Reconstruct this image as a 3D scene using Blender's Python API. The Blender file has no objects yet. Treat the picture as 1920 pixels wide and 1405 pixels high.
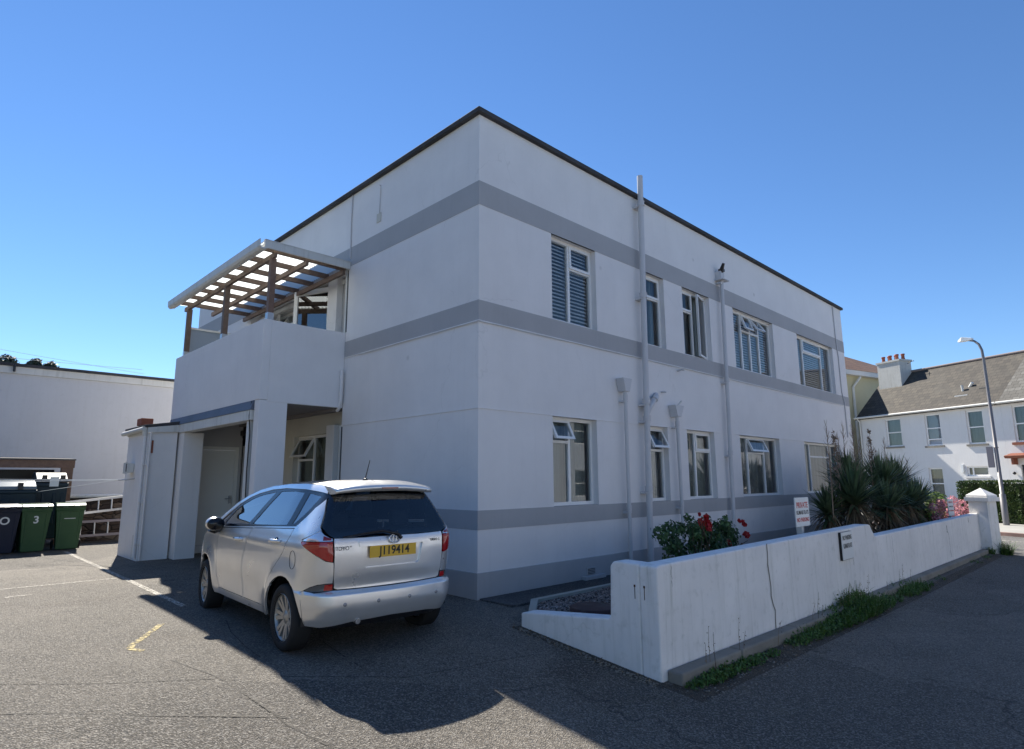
import bpy, bmesh, math, random
from mathutils import Vector, Matrix, noise
from mathutils.geometry import delaunay_2d_cdt
random.seed(7)
SC = bpy.context.scene
COL = SC.collection
R = math.radians

# ---------------------------------------------------------------- camera
CAM_POS = Vector((-5.1617, -5.8966, 1.4459)); YAW, PITCH, ROLL, FPX = -0.7749, 0.1705, -0.0051, 1144.9
fw = Vector((-math.sin(YAW)*math.cos(PITCH), math.cos(YAW)*math.cos(PITCH), math.sin(PITCH)))
rt = Vector((math.cos(YAW), math.sin(YAW), 0)); up = rt.cross(fw)
r2 = rt*math.cos(ROLL)+up*math.sin(ROLL); u2 = -rt*math.sin(ROLL)+up*math.cos(ROLL)
cam_d = bpy.data.cameras.new('camera'); cam = bpy.data.objects.new('camera', cam_d); COL.objects.link(cam)
cam.matrix_world = Matrix(((r2.x, u2.x, -fw.x, CAM_POS.x), (r2.y, u2.y, -fw.y, CAM_POS.y), (r2.z, u2.z, -fw.z, CAM_POS.z), (0, 0, 0, 1)))
cam_d.sensor_width = 36; cam_d.lens = FPX/1920*36; cam_d.clip_start = .05; cam_d.clip_end = 3000
SC.camera = cam
# ---------------------------------------------------------------- light
SUN_AZ = math.atan2(.245, .95); SUN_EL = R(45.5)        # azimuth measured from +Y towards +X
w = bpy.data.worlds.new("World"); SC.world = w; w.use_nodes = True
wt = w.node_tree; bg = wt.nodes['Background']
sky = wt.nodes.new('ShaderNodeTexSky'); sky.sky_type = 'NISHITA'; sky.sun_disc = False
sky.sun_elevation = SUN_EL; sky.sun_rotation = SUN_AZ; sky.air_density = 1.0; sky.dust_density = .0; sky.ozone_density = 6.0; sky.altitude = 300
hs_ = wt.nodes.new('ShaderNodeHueSaturation'); hs_.inputs['Saturation'].default_value = 1.09; hs_.inputs['Hue'].default_value = .502
wt.links.new(sky.outputs[0], hs_.inputs['Color']); wt.links.new(hs_.outputs[0], bg.inputs[0]); bg.inputs[1].default_value = .079
sd = bpy.data.lights.new('sun', 'SUN'); sd.energy = 4.6; sd.angle = R(.55); sd.color = (1, .935, .83)
so = bpy.data.objects.new('sun', sd); COL.objects.link(so)
sdir = Vector((math.sin(SUN_AZ)*math.cos(SUN_EL), math.cos(SUN_AZ)*math.cos(SUN_EL), math.sin(SUN_EL)))
so.rotation_euler = sdir.to_track_quat('Z', 'Y').to_euler(); so.location = (6, 40, 40)
SC.view_settings.view_transform = 'Standard'; SC.view_settings.look = 'None'
SC.view_settings.exposure = 1.05; SC.view_settings.gamma = 1
SC.cycles.max_bounces = 8; SC.cycles.transparent_max_bounces = 16

# ---------------------------------------------------------------- helpers
def tag(o, label=None, cat=None, group=None, kind=None):
    if label: o['label'] = label
    if cat: o['category'] = cat
    if group: o['group'] = group
    if kind: o['kind'] = kind
    return o
def empty(name, loc=(0, 0, 0), rz=0, **k):
    o = bpy.data.objects.new(name, None); COL.objects.link(o); o.location = loc; o.rotation_euler = (0, 0, rz)
    o.empty_display_size = .1
    return tag(o, **k)
def kids(o): return [c for c in list(COL.objects) if c.parent == o]
def copy_tree(o, parent=None):
    c = o.copy(); COL.objects.link(c); c.parent = parent
    for ch in kids(o): copy_tree(ch, c)
    return c

class MB:
    def __init__(s): s.v = []; s.f = []; s.sm = []
    def add(s, vs, fs, smooth=False, M=None):
        b = len(s.v)
        for p in vs:
            p = Vector(p); s.v.append(tuple(M @ p if M else p))
        for f in fs: s.f.append([b+i for i in f]); s.sm.append(smooth)
        return s
    def box(s, a, b, M=None):
        x0, y0, z0 = [min(i, j) for i, j in zip(a, b)]; x1, y1, z1 = [max(i, j) for i, j in zip(a, b)]
        return s.add([(x0,y0,z0),(x1,y0,z0),(x1,y1,z0),(x0,y1,z0),(x0,y0,z1),(x1,y0,z1),(x1,y1,z1),(x0,y1,z1)],
              [(3,2,1,0),(4,5,6,7),(0,1,5,4),(1,2,6,5),(2,3,7,6),(3,0,4,7)], False, M)
    def prism(s, pts, e, M=None):
        """pts: closed 3D polygon, e: extrusion vector"""
        n = len(pts); e = Vector(e)
        vs = [Vector(p) for p in pts]+[Vector(p)+e for p in pts]
        return s.add(vs, [list(range(n))[::-1], list(range(n, 2*n))]+[(i, (i+1) % n, n+(i+1) % n, n+i) for i in range(n)], False, M)
    def tube(s, pts, r, n=12, caps=True, M=None, smooth=True):
        pts = [Vector(p) for p in pts]; rs = r if isinstance(r, (list, tuple)) else [r]*len(pts)
        vs = []; fs = []; u = None
        for i, p in enumerate(pts):
            t = (pts[min(i+1, len(pts)-1)]-pts[max(i-1, 0)]).normalized()
            if u is None: u = t.orthogonal().normalized()
            u = (u-t*u.dot(t)).normalized(); w_ = t.cross(u)
            for k in range(n):
                a = 2*math.pi*k/n; vs.append(p+(u*math.cos(a)+w_*math.sin(a))*rs[i])
        for i in range(len(pts)-1):
            for k in range(n): fs.append((i*n+k, i*n+(k+1) % n, (i+1)*n+(k+1) % n, (i+1)*n+k))
        s.add(vs, fs, smooth, M)
        if caps:
            s.add(vs[:n], [list(range(n))[::-1]], False, M); s.add(vs[-n:], [list(range(n))], False, M)
        return s
    def lathe(s, prof, n=24, M=None, smooth=True):
        vs = []; fs = []; m = len(prof)
        for k in range(n):
            a = 2*math.pi*k/n
            for r_, z in prof: vs.append((r_*math.cos(a), r_*math.sin(a), z))
        for k in range(n):
            for i in range(m-1): fs.append((k*m+i, ((k+1) % n)*m+i, ((k+1) % n)*m+i+1, k*m+i+1))
        return s.add(vs, fs, smooth, M)
    def ball(s, c, r, n=12, m=8, M=None):
        c = Vector(c); r = Vector(r) if not isinstance(r, (int, float)) else Vector((r, r, r)); vs = []; fs = []
        for j in range(m+1):
            ph = math.pi*j/m-math.pi/2
            for i in range(n):
                a = 2*math.pi*i/n; vs.append(c+Vector((r.x*math.cos(ph)*math.cos(a), r.y*math.cos(ph)*math.sin(a), r.z*math.sin(ph))))
        for j in range(m):
            for i in range(n): fs.append((j*n+i, j*n+(i+1) % n, (j+1)*n+(i+1) % n, (j+1)*n+i))
        return s.add(vs, fs, True, M)
    def build(s, name, mat, parent=None, bevel=0, merge=False, autosm=None):
        me = bpy.data.meshes.new(name)
        me.from_pydata(s.v, [], s.f); me.update()
        me.polygons.foreach_set('use_smooth', s.sm)
        if bevel or merge:
            bm = bmesh.new(); bm.from_mesh(me)
            if merge: bmesh.ops.remove_doubles(bm, verts=bm.verts, dist=1e-4)
            if bevel:
                es = [e for e in bm.edges if len(e.link_faces) == 2 and e.calc_face_angle(0) > R(30)]
                bmesh.ops.bevel(bm, geom=es, offset=bevel, segments=2, affect='EDGES', profile=.5, clamp_overlap=True)
            bmesh.ops.recalc_face_normals(bm, faces=bm.faces)
            bm.to_mesh(me); bm.free()
        for mm in (mat if isinstance(mat, (list, tuple)) else [mat]): me.materials.append(mm)
        o = bpy.data.objects.new(name, me); COL.objects.link(o); o.parent = parent
        return o
def struct(o): o['kind'] = 'structure'; return o

# ---------------------------------------------------------------- materials
def mat(name, col, rough=.6, metal=0, spec=.5, **k):
    m = bpy.data.materials.new(name); m.use_nodes = True
    b = m.node_tree.nodes['Principled BSDF']
    b.inputs['Base Color'].default_value = (*col, 1); b.inputs['Roughness'].default_value = rough
    b.inputs['Metallic'].default_value = metal; b.inputs['Specular IOR Level'].default_value = spec
    for kk, v in k.items(): b.inputs[kk].default_value = v
    return m
class NT:
    def __init__(s, m): s.t = m.node_tree; s.n = s.t.nodes; s.b = s.n['Principled BSDF']; s.co = None
    def new(s, typ, **k):
        n = s.n.new(typ)
        for a, b in k.items(): setattr(n, a, b)
        return n
    def ln(s, a, b): s.t.links.new(a, b)
    def coord(s):
        if not s.co: s.co = s.new('ShaderNodeTexCoord').outputs['Object']
        return s.co
    def mapped(s, scale=(1, 1, 1), rot=(0, 0, 0), loc=(0, 0, 0)):
        m = s.new('ShaderNodeMapping'); s.ln(s.coord(), m.inputs[0]); m.inputs['Scale'].default_value = scale
        m.inputs['Rotation'].default_value = rot; m.inputs['Location'].default_value = loc; return m.outputs[0]
    def noise(s, sc, det=4, rough=.55, vec=None, out='Fac', dist=0):
        n = s.new('ShaderNodeTexNoise'); n.inputs['Scale'].default_value = sc; n.inputs['Detail'].default_value = det
        n.inputs['Roughness'].default_value = rough; n.inputs['Distortion'].default_value = dist
        s.ln(vec or s.coord(), n.inputs['Vector']); return n.outputs[out]
    def vor(s, sc, feat='F1', out='Distance', vec=None):
        n = s.new('ShaderNodeTexVoronoi', feature=feat); n.inputs['Scale'].default_value = sc
        s.ln(vec or s.coord(), n.inputs['Vector']); return n.outputs[out]
    def ramp(s, f, stops, interp='LINEAR'):
        r = s.new('ShaderNodeValToRGB'); r.color_ramp.interpolation = interp; e = r.color_ramp.elements
        while len(e) < len(stops): e.new(.5)
        for i, (p, c) in enumerate(stops):
            e[i].position = p; e[i].color = (c, c, c, 1) if isinstance(c, (int, float)) else (*c, 1)
        s.ln(f, r.inputs[0]); return r.outputs[0]
    def mix(s, f, a, b, mode='MIX'):
        m = s.new('ShaderNodeMix', data_type='RGBA', blend_type=mode)
        for sock, v in ((m.inputs[0], f), (m.inputs[6], a), (m.inputs[7], b)):
            if isinstance(v, (int, float)): sock.default_value = v
            elif isinstance(v, tuple): sock.default_value = (*v, 1)
            else: s.ln(v, sock)
        return m.outputs[2]
    def math(s, op, a, b=0.):
        m = s.new('ShaderNodeMath', operation=op)
        for sock, v in ((m.inputs[0], a), (m.inputs[1], b)):
            if isinstance(v, (int, float)): sock.default_value = v
            else: s.ln(v, sock)
        return m.outputs[0]
    def base(s, c): s.ln(c, s.b.inputs['Base Color'])
    def bump(s, h, st=.3, d=.01):
        n = s.new('ShaderNodeBump'); n.inputs['Strength'].default_value = st; n.inputs['Distance'].default_value = d
        s.ln(h, n.inputs['Height']); s.ln(n.outputs[0], s.b.inputs['Normal']); return n

def painted(name, col, var=.06, stain=.12, rough=.75, bump=.25, streak=0, dirt=(.2, .19, .15), cracks=0):
    """painted render / concrete: mottled colour, faint runs, fine bump"""
    m = mat(name, col, rough, spec=.3); t = NT(m)
    n1 = t.noise(1.3, 5, .6); n2 = t.noise(9, 6, .6)
    c = t.mix(t.ramp(n1, [(.3, 0.), (.7, 1.)]), tuple(x*(1-var) for x in col), tuple(min(1, x*(1+var)) for x in col))
    c = t.mix(t.math('MULTIPLY', t.ramp(n2, [(.55, 0.), (.75, 1.)]), stain*.5), c, dirt)
    if streak:
        v = t.mapped((5, 5, .45)); ns = t.noise(1.6, 6, .65, v)
        v2 = t.mapped((14, 14, .9)); ns2 = t.noise(1.1, 5, .7, v2)
        f = t.math('MULTIPLY', t.ramp(ns, [(.48, 0.), (.72, 1.)]), t.ramp(ns2, [(.4, 0.), (.65, 1.)]))
        c = t.mix(t.math('MULTIPLY', f, streak), c, dirt)
    if cracks:
        wv = t.new('ShaderNodeVectorMath', operation='ADD'); t.ln(t.coord(), wv.inputs[0]); t.ln(t.noise(1.1, 4, .6, out='Color'), wv.inputs[1])
        e = t.vor(.42, 'DISTANCE_TO_EDGE', 'Distance', wv.outputs[0])
        f = t.math('MULTIPLY', t.ramp(e, [(0., 1.), (.0035, 0.)]), t.ramp(t.noise(.9, 3, .5, t.mapped(loc=(5, 2, 9))), [(.54, 0.), (.6, 1.)]))
        c = t.mix(t.math('MULTIPLY', f, cracks), c, dirt)
        sp_ = t.new('ShaderNodeTexVoronoi'); sp_.inputs['Scale'].default_value = .8; t.ln(t.coord(), sp_.inputs['Vector'])
        c = t.mix(t.math('MULTIPLY', t.ramp(sp_.outputs['Distance'], [(.02, 1.), (.045, 0.)]), .35), c, dirt)
    t.base(c)
    nb = t.math('ADD', t.noise(160, 3, .6), t.math('MULTIPLY', t.noise(5, 4, .6), 1.5))
    t.bump(nb, bump, .004)
    return m
M = {}
M['wall'] = painted('wall_render_light', (.80, .775, .755), var=.04, stain=.07, streak=.08, bump=.10, dirt=(.36, .34, .31), cracks=.18)
M['band'] = painted('band_render_grey', (.43, .425, .425), var=.05, stain=.08, streak=.10, bump=.12, dirt=(.18, .17, .15))
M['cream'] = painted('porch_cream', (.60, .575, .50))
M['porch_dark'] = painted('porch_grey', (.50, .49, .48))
M['white_wall'] = painted('boundary_white', (.84, .82, .79), var=.07, stain=.6, streak=.5, bump=.5, dirt=(.36, .37, .30), cracks=.22)
M['pipe'] = painted('pipe_paint', (.60, .59, .59), rough=.45, bump=.08)
M['white'] = mat('upvc_white', (.84, .83, .80), .32)
M['white_old'] = painted('trim_white', (.66, .655, .62), rough=.5, bump=.1, streak=.4)
M['dark_felt'] = painted('roof_felt', (.055, .055, .06), var=.3, stain=.8, rough=.85, dirt=(.12, .12, .07))
M['black'] = mat('black_plastic', (.012, .012, .014), .35)
M['rubber'] = painted('rubber', (.022, .022, .023), var=.15, rough=.8, bump=.2)
M['door_white'] = mat('door_white', (.78, .76, .70), .4)
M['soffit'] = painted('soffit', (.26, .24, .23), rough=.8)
M['lead'] = painted('lead_flashing', (.13, .15, .19), var=.2, stain=.5, rough=.6, bump=.5)
M['terracotta'] = painted('terracotta', (.30, .10, .06), var=.25, rough=.8)
M['concrete'] = painted('concrete', (.24, .225, .195), var=.22, stain=.6, rough=.9, bump=.8, dirt=(.09, .08, .06))
M['hwall'] = painted('house_white', (.72, .71, .69), var=.03, stain=.2, streak=.3, dirt=(.5, .47, .4))
M['hcream'] = painted('house_cream', (.55, .50, .33), var=.04)
M['warehouse'] = painted('warehouse_white', (.60, .60, .61), var=.03, stain=.2, streak=.12)
M['reddish'] = painted('painted_red_trim', (.24, .085, .05), rough=.6)
M['metal'] = mat('galvanised', (.5, .5, .5), .4, .8)
M['alu'] = mat('aluminium', (.62, .62, .62), .35, .9)

def wood_mat(name, c1, c2):
    m = mat(name, c1, .7); t = NT(m)
    n = t.noise(6, 6, .7, t.mapped((1, 1, 1)), dist=1.5)
    t.base(t.mix(t.ramp(n, [(.3, 0.), (.7, 1.)]), c1, c2)); t.bump(t.noise(60, 4), .3, .004); return m
M['wood'] = wood_mat('brown_stained_timber', (.12, .078, .058), (.21, .145, .11))
M['post_wood'] = wood_mat('weathered_post', (.17, .10, .07), (.26, .16, .11))

def glass(name, tint=(.8, .85, .85), refl=.12, rough=.01):
    m = bpy.data.materials.new(name); m.use_nodes = True; t = m.node_tree; n = t.nodes; n.clear()
    o = n.new('ShaderNodeOutputMaterial'); g = n.new('ShaderNodeBsdfGlossy'); g.inputs['Roughness'].default_value = rough
    tr = n.new('ShaderNodeBsdfTransparent'); tr.inputs[0].default_value = (*tint, 1)
    lw = n.new('ShaderNodeFresnel'); lw.inputs[0].default_value = 1.5
    ma = n.new('ShaderNodeMath'); ma.operation = 'ADD'; ma.inputs[1].default_value = refl; ma.use_clamp = True
    mx = n.new('ShaderNodeMixShader'); t.links.new(lw.outputs[0], ma.inputs[0]); t.links.new(ma.outputs[0], mx.inputs[0])
    t.links.new(tr.outputs[0], mx.inputs[1]); t.links.new(g.outputs[0], mx.inputs[2]); t.links.new(mx.outputs[0], o.inputs[0])
    return m
M['glass'] = glass('window_glass', (.80, .86, .88), .05)
M['car_glass'] = glass('car_glass', (.40, .47, .48), .30)
M['rear_glass'] = glass('tinted_rear_glass', (.46, .55, .62), .06)
def translucent(name, col, f=.6):
    m = bpy.data.materials.new(name); m.use_nodes = True; t = m.node_tree; n = t.nodes; b = n['Principled BSDF']
    b.inputs['Base Color'].default_value = (*col, 1); b.inputs['Roughness'].default_value = .3
    tr = n.new('ShaderNodeBsdfTranslucent'); tr.inputs[0].default_value = (*col, 1); mx = n.new('ShaderNodeMixShader'); mx.inputs[0].default_value = f
    o = [x for x in n if x.type == 'OUTPUT_MATERIAL'][0]
    t.links.new(b.outputs[0], mx.inputs[1]); t.links.new(tr.outputs[0], mx.inputs[2]); t.links.new(mx.outputs[0], o.inputs[0]); return m
M['sheet'] = translucent('corrugated_plastic', (.80, .86, .86), .75)
M['curtain'] = translucent('curtain_cloth', (.36, .40, .38), .3)
M['blind'] = mat('blind_slats', (.82, .84, .86), .5)
M['net'] = painted('patterned_net_curtain', (.42, .42, .40), var=.35, stain=.6)
M['dark'] = mat('dark_interior', (.03, .035, .045), .8)

def asphalt(name, base, light, speck=.6, patches=True):
    m = mat(name, base, .74, spec=.30); t = NT(m)
    big = t.noise(.35, 6, .6); mid = t.noise(2.2, 6, .65)
    c = t.mix(t.ramp(big, [(.35, 0.), (.65, 1.)]), base, light)
    wv0 = t.new('ShaderNodeVectorMath', operation='ADD'); t.ln(t.coord(), wv0.inputs[0]); t.ln(t.noise(.7, 3, .5, out='Color'), wv0.inputs[1])
    pc = t.new('ShaderNodeTexVoronoi'); pc.inputs['Scale'].default_value = .30; t.ln(wv0.outputs[0], pc.inputs['Vector'])
    ps_ = t.new('ShaderNodeSeparateColor'); t.ln(pc.outputs['Color'], ps_.inputs[0])
    c = t.mix(1., c, t.ramp(ps_.outputs[0], [(0., .68), (1., 1.34)]), 'MULTIPLY')
    c = t.mix(t.math('MULTIPLY', t.ramp(t.noise(.55, 3, .5, t.mapped(loc=(3, 8, 1))), [(.63, 0.), (.70, 1.)]), .6), c, (base[0]*.5, base[1]*.42, base[2]*.36))
    c = t.mix(t.math('MULTIPLY', t.ramp(mid, [(.35, 1.), (.6, 0.)]), .45), c, tuple(x*.62 for x in base))
    vcol = t.new('ShaderNodeTexVoronoi'); vcol.inputs['Scale'].default_value = 100; t.ln(t.coord(), vcol.inputs['Vector'])
    sp = t.new('ShaderNodeSeparateColor'); t.ln(vcol.outputs['Color'], sp.inputs[0])
    c = t.mix(t.ramp(sp.outputs[0], [(.50, 0.), (.9, speck)]), c, (.36, .335, .295))
    c = t.mix(t.ramp(sp.outputs[1], [(.60, 0.), (.9, .7)]), c, (.03, .03, .03))
    if patches:   # thin cracks where big cells meet, broken up by noise
        wv = t.new('ShaderNodeVectorMath', operation='ADD'); t.ln(t.coord(), wv.inputs[0])
        nz = t.noise(1.4, 4, .6, out='Color'); t.ln(nz, wv.inputs[1])
        e = t.vor(.28, 'DISTANCE_TO_EDGE', 'Distance', wv.outputs[0])
        f = t.math('MULTIPLY', t.ramp(e, [(.0, 1.), (.006, 0.)]), t.ramp(t.noise(.8, 3), [(.5, 0.), (.58, 1.)]))
        c = t.mix(t.math('MULTIPLY', f, .8), c, (.03, .028, .022))
        # moss and rust-coloured dirt blotches
        c = t.mix(t.math('MULTIPLY', t.ramp(t.noise(.9, 6, .7, t.mapped(loc=(7, 3, 0))), [(.62, 0.), (.76, 1.)]), .35), c, (.12, .10, .06))
    t.base(c)
    t.bump(t.math('ADD', t.math('MULTIPLY', vcol.outputs['Distance'], 1.2), t.noise(40, 3)), 1., .010)
    return m
M['asphalt'] = asphalt('asphalt_worn', (.120, .105, .084), (.175, .155, .126))
M['road'] = asphalt('road_asphalt', (.17, .167, .16), (.21, .205, .195), .4)
M['path'] = asphalt('path_asphalt', (.07, .07, .07), (.09, .09, .09), .3, False)

def gravel_mat():
    m = mat('pink_gravel', (.2, .15, .13), .9); t = NT(m)
    v = t.new('ShaderNodeTexVoronoi'); v.inputs['Scale'].default_value = 38; t.ln(t.coord(), v.inputs['Vector'])
    sp = t.new('ShaderNodeSeparateColor'); t.ln(v.outputs['Color'], sp.inputs[0])
    c = t.ramp(sp.outputs[0], [(0., (.17, .12, .10)), (.5, (.36, .27, .23)), (1., (.58, .50, .45))])
    t.base(t.mix(t.ramp(v.outputs['Distance'], [(.3, 0.), (.7, .8)]), c, (.03, .025, .02)))
    t.bump(t.math('MULTIPLY', v.outputs['Distance'], -1.), 1., .03); return m
M['gravel'] = gravel_mat()

def slate_mat(name, c1, c2, c3, rows=6., rot=0):
    m = mat(name, c1, .8); t = NT(m)
    b = t.new('ShaderNodeTexBrick'); uv = t.new('ShaderNodeTexCoord').outputs['UV']; t.ln(uv, b.inputs['Vector'])
    b.inputs['Scale'].default_value = 1; b.inputs['Brick Width'].default_value = .3; b.inputs['Row Height'].default_value = 1/rows
    b.inputs['Mortar Size'].default_value = .012; b.inputs['Color1'].default_value = (*c1, 1); b.inputs['Color2'].default_value = (*c2, 1)
    b.inputs['Mortar'].default_value = (c1[0]*.35, c1[1]*.35, c1[2]*.35, 1); b.inputs['Bias'].default_value = 0
    c = t.mix(t.math('MULTIPLY', t.ramp(t.noise(.8, 6, .65), [(.5, 0.), (.7, 1.)]), .6), b.outputs['Color'], c3)
    t.base(t.mix(t.math('MULTIPLY', t.ramp(t.noise(7, 5, .7), [(.35, 1.), (.6, 0.)]), .4), c, tuple(x*.6 for x in c1)))
    t.bump(b.outputs['Fac'], -.6, .02); return m
M['slate'] = slate_mat('slate_roof', (.038, .033, .028), (.085, .072, .055), (.11, .10, .08), 4.2)
M['slate_pale'] = slate_mat('slate_roof_pale', (.09, .085, .075), (.17, .165, .15), (.07, .06, .05), 4.2)
M['tiles'] = slate_mat('clay_tiles', (.20, .11, .07), (.27, .16, .10), (.14, .09, .07), 3.2)

def stone_mat():
    m = mat('granite_rubble', (.12, .09, .07), .9); t = NT(m)
    v = t.new('ShaderNodeTexVoronoi'); v.inputs['Scale'].default_value = 4.5; t.ln(t.mapped((1, 1, 1.7)), v.inputs['Vector'])
    sp = t.new('ShaderNodeSeparateColor'); t.ln(v.outputs['Color'], sp.inputs[0])
    c = t.ramp(sp.outputs[0], [(0., (.05, .035, .03)), (.6, (.13, .09, .065)), (1., (.22, .17, .13))])
    e = t.vor(4.5, 'DISTANCE_TO_EDGE', 'Distance', t.mapped((1, 1, 1.7)))
    t.base(t.mix(t.ramp(e, [(0., .8), (.08, 0.)]), c, (.04, .035, .03))); t.bump(t.ramp(e, [(0., 0.), (.15, 1.)]), .8, .05); return m
M['stone'] = stone_mat()

def leaf_mat(name, c1, c2, rough=.5, tl=.25, scale=3.):
    m = mat(name, c1, rough, spec=.35); t = NT(m)
    g = t.new('ShaderNodeNewGeometry'); n = t.noise(scale, 3)
    c = t.mix(t.ramp(n, [(.35, 0.), (.65, 1.)]), c1, c2)
    rnd = t.ramp(g.outputs['Random Per Island'], [(0., .55), (1., 1.35)])
    c = t.mix(1., c, rnd, 'MULTIPLY'); t.base(c)
    tr = t.new('ShaderNodeBsdfTranslucent'); t.ln(c, tr.inputs[0]); mx = t.new('ShaderNodeMixShader'); mx.inputs[0].default_value = tl
    o = [x for x in t.n if x.type == 'OUTPUT_MATERIAL'][0]
    t.ln(t.b.outputs[0], mx.inputs[1]); t.ln(tr.outputs[0], mx.inputs[2]); t.ln(mx.outputs[0], o.inputs[0]); return m
M['yucca'] = leaf_mat('yucca_leaf', (.07, .12, .055), (.16, .21, .11))
M['dead'] = leaf_mat('dead_leaf', (.14, .10, .06), (.26, .20, .13), .8, .1)
M['rose_leaf'] = leaf_mat('rose_leaf', (.045, .10, .04), (.09, .16, .055))
M['grass'] = leaf_mat('weed_leaf', (.06, .13, .025), (.10, .18, .04))
M['hedge'] = leaf_mat('hedge_leaf', (.03, .06, .015), (.07, .11, .025))
M['hyd_leaf'] = leaf_mat('hydrangea_leaf', (.07, .14, .03), (.20, .26, .05))
M['dark_tree'] = leaf_mat('far_pine_leaf', (.03, .045, .035), (.05, .07, .05))
M['rose'] = mat('rose_petal', (.45, .012, .012), .5)
M['pink'] = leaf_mat('hydrangea_petal', (.62, .22, .28), (.75, .42, .44), .6, .2, 8)
M['stem'] = mat('stem', (.10, .075, .045), .8)

def text(s, size, mt, name, parent, Mx, ext=.001, bold=0, sx=1., align='CENTER'):
    cu = bpy.data.curves.new('t', 'FONT'); cu.body = s; cu.size = size; cu.extrude = ext; cu.align_x = align; cu.align_y = 'CENTER'; cu.offset = bold
    o = bpy.data.objects.new('t', cu); COL.objects.link(o); bpy.context.view_layer.update()
    me = bpy.data.meshes.new_from_object(o.evaluated_get(bpy.context.evaluated_depsgraph_get()))
    COL.objects.unlink(o); bpy.data.objects.remove(o); me.transform(Mx @ Matrix.Scale(sx, 4, (1, 0, 0))); me.materials.clear(); me.materials.append(mt)
    q = bpy.data.objects.new(name, me); COL.objects.link(q); q.parent = parent; return q
def frame_m(o, x, y):
    """matrix from text plane (x right, y up) to world"""
    x = Vector(x).normalized(); y = Vector(y).normalized(); z = x.cross(y); o = Vector(o)
    return Matrix(((x.x, y.x, z.x, o.x), (x.y, y.y, z.y, o.y), (x.z, y.z, z.z, o.z), (0, 0, 0, 1)))
# ================================================================ GROUND
def lerp(a, b, t): return a+(b-a)*t
def sst(a, b, x):
    t = min(1, max(0, (x-a)/(b-a))); return t*t*(3-2*t)
def pw(x, pts):
    if x <= pts[0][0]: return pts[0][1]
    for (a, u), (b, v) in zip(pts, pts[1:]):
        if x <= b: return u+(v-u)*(x-a)/(b-a)
    return pts[-1][1]
def gz(x, y):
    lane = -.27-.010*min(max(x, -2), 16)
    z = pw(y, [(-3.9, lane-.06), (-3.0, lane), (-2.0, -.15), (-.8, -.015), (.4, 0)])
    z -= .03*sst(-1., -2.2, x)*sst(3., -.5, y)*sst(-1.6, -.8, y)
    z = lerp(z, -.455, sst(14., 17.5, x) if y > -8 else sst(14., 17.5, x))
    return z
def grid_mesh(xs, ys, zf):
    b = MB(); vs = [(x, y, zf(x, y)) for y in ys for x in xs]; n = len(xs)
    b.add(vs, [(j*n+i, j*n+i+1, (j+1)*n+i+1, (j+1)*n+i) for j in range(len(ys)-1) for i in range(n-1)], True); return b
xs = [-600, -200, -80, -40, -25, -16]+[-12+.4*i for i in range(90)]+[26, 30, 40, 60, 120, 300, 900]
ys = [-600, -200, -80, -40, -25, -18]+[-14+.4*i for i in range(70)]+[16, 20, 30, 60, 120, 300, 900]
struct(grid_mesh(xs, ys, gz).build('ground', M['asphalt']))
def strip(pts, wd, dz=.004, nseg=14):
    """painted line following the ground between points"""
    b = MB()
    for (p, q) in zip(pts, pts[1:]):
        p = Vector((*p, 0)); q = Vector((*q, 0)); d = (q-p).normalized(); n = Vector((-d.y, d.x, 0))*wd/2
        for i in range(nseg):
            a = p.lerp(q, i/nseg); c = p.lerp(q, (i+1)/nseg)
            qs = [a-n, c-n, c+n, a+n]
            b.add([(v.x, v.y, gz(v.x, v.y)+dz) for v in qs], [(0, 1, 2, 3)])
    return b
def worn_paint(name, col, thr=.5):
    m = mat(name, col, .8); t = NT(m); o = [x for x in t.n if x.type == 'OUTPUT_MATERIAL'][0]
    tr = t.new('ShaderNodeBsdfTransparent'); mx = t.new('ShaderNodeMixShader')
    f = t.ramp(t.noise(26, 6, .8), [(thr-.05, 0.), (thr+.05, 1.)])
    t.ln(f, mx.inputs[0]); t.ln(tr.outputs[0], mx.inputs[1]); t.ln(t.b.outputs[0], mx.inputs[2]); t.ln(mx.outputs[0], o.inputs[0]); return m
M['paint_w'] = worn_paint('worn_white_paint', (.48, .45, .39), .49)
M['paint_y'] = worn_paint('worn_yellow_paint', (.42, .34, .15), .50)
struct(strip([(-2.6, 10.2), (-2.63, 5.1), (-2.66, 2.2)], .075, nseg=16).build('parking_line', M['paint_w']))
struct(strip([(-9, 5.33), (-2.7, 5.2)], .06).build('parking_line', M['paint_w']))
struct(strip([(-4.1, 4.42), (-3.82, 4.43)], .06).build('parking_line', M['paint_w']))
struct(strip([(-3.10, 1.42), (-3.38, .95), (-3.52, .74), (-3.57, .6), (-3.50, .46)], .06, nseg=4).build('parking_line', M['paint_y']))
# asphalt repair seams: thin tar lines
M['tar'] = worn_paint('tar_seam', (.04, .035, .027), .48)
for pts, wd in (([(-3.40, .02), (-3.28, -.62), (-3.23, -1.24), (-3.20, -1.77), (-3.11, -2.18), (-3.14, -2.60), (-3.08, -2.95)], .026),
                ([(-7.5, 2.7), (-4.5, .22), (-3.92, -.29), (-3.28, -.75)], .022), ([(-7, 1.5), (-4.55, -.5), (-3.8, -1.17), (-3.16, -1.69)], .024),
                ([(-2.55, 1.15), (-2.70, .6), (-2.79, 0), (-2.83, -.45)], .018), ([(-2.2, -.3), (-2.28, -.8), (-2.30, -1.2)], .02),
                ([(-2.98, -.92), (-2.5, -1.3), (-2.14, -1.58), (-.89, -1.8), (.2, -1.5)][:4], .02), ([(.14, -5.02), (-.3, -4.95), (-.78, -4.96)], .05)):
    struct(strip(pts, wd*.6, .003, 8).build('asphalt_seam', M['tar']))
M['moss'] = worn_paint('mossy_joint', (.16, .14, .05), .50)
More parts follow.
